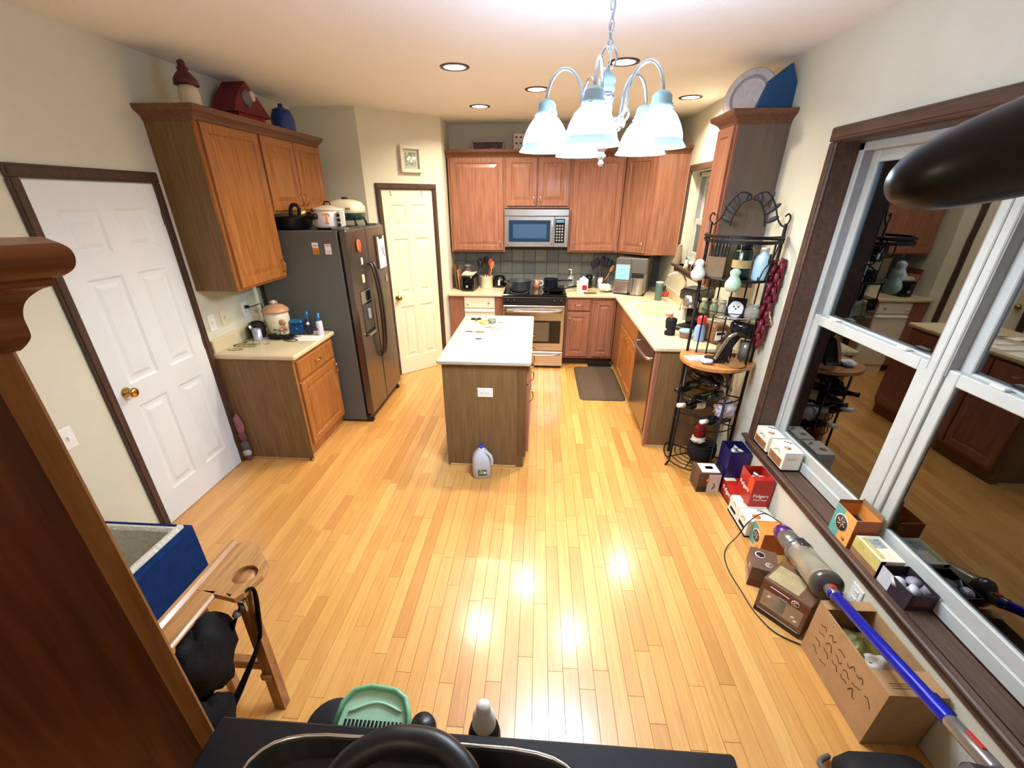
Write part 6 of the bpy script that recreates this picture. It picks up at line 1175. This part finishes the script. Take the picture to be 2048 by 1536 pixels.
t=thing('green_scoop','pale green plastic scoop with a row of black teeth behind the table','scoop',(-.287,.468,.9105),.0)
ol=[(-.07,-.03),(.07,-.03),(.066,.0),(.052,.028),(.03,.040),(-.02,.044),(-.05,.036),(-.066,.014)]
def tl(m): return m.place((0,0,.165),(math.radians(14),0,0))
tl(MB().mark().prism(ol,-.002,.002)).build('plate',GREEN,t); tl(MB().mark().tube([(x,y,.004) for x,y in ol[1:]+ol[:1]],.0055,8)).build('rim',M('green_rim',(120,186,146),.4,0,.4,var=(14,.08)),t)
tl(MB().mark().tube(bez([(-.05,.0,.003),(0,.018,.003),(.05,.005,.003)],5),.0025,6)).build('ridge',GREEN,t)
for k in range(15): tl(MB().mark().box(-.053+k*.0075,-.0495+k*.0075,-.029,-.012,.002,.006)).build('tooth',BLK,t)
part('stem',GREEN,t,(-.012,.012,-.02,.01,.012,.160)); part('foot',GREEN,t,(-.04,.04,-.035,.02,0,.012),b=.003)
t=thing('black_canister','round black canister peeking above the table edge left of the green scoop','canister',(-.385,.475,.9105)); MB().lathe([(0,0),(.055,0),(.06,.01),(.06,.085),(.052,.105),(.03,.115),(0,.117)],n=26).build('body',BLKM,t)
t=thing('black_jar','small black jar top between green scoop and griddle handle','jar',(-.20,.475,.9105)); MB().lathe([(0,0),(.026,0),(.026,.12),(.022,.132),(0,.135)],n=20).build('body',BLK,t)
t=thing('black_bag','soft black bag slumped at the left end of the high table','bag',(-.535,.13,1.1003)); MB().ball((.0,0,.05),.07,24,14,rz=.045,ry=.15,amp=.12,seed=18).build('bag_body',BLKM,t)
# dark arm at upper right
t=thing('boom_arm','out of focus black padded arm jutting in at the upper right','arm',(.95,.45,0)); PAD=M('navy_black_pad',(12,12,20),.35,0,.5,var=(60,.3))
pp=bez([(-.475,.25,1.976),(-.455,.25,1.979),(-.42,.248,1.988),(-.36,.244,2.008),(-.27,.236,2.036),(-.15,.22,2.06),(-.03,.10,2.06)],6); pr=[.082*min(1,max(.04,(i/len(pp))**.5)) for i in range(len(pp))]
MB().tube(pp,pr,18).build('padded_arm',PAD,t)
MB().tube([(0,0,.02),(0,0,1.95),(-.01,.05,2.05)],.03,12).build('upright',BLK,t); MB().lathe([(0,0),(.13,0),(.13,.015),(.03,.03),(0,.03)],n=28).build('base',BLK,t)

# ================================================================ GROUPS OF REPEATS
GR={'wine_bottle':'wine bottles in the iron rack','spice_jar':'spice jars on the wire shelf','paper_sheet':'loose paper sheets','pod_carton':'opened pod cartons','coffee_carton':'coffee cartons on the floor','wall_cabinet':'oak wall cabinets','base_cabinet':'oak base cabinets','cutting_board':'cutting boards on the rear counter','tape_roll':'tape rolls on the island','square_magnet':'small fridge magnets','sticker':'stickers on the fridge side','glass_gourd':'hanging glass gourds','filler_panel':'oak filler panels','crown_molding':'oak crown mouldings','countertop':'laminate countertops','wall_switch':'wall switch plates','wall_outlet':'wall outlets','spray_bottle':'spray bottles on the left counter'}
for o in COL.objects:
    if o.parent is None and 'label' in o.keys() and 'group' not in o.keys():
        g=GR.get(o.name.split('.')[0])
        if g: o['group']=g
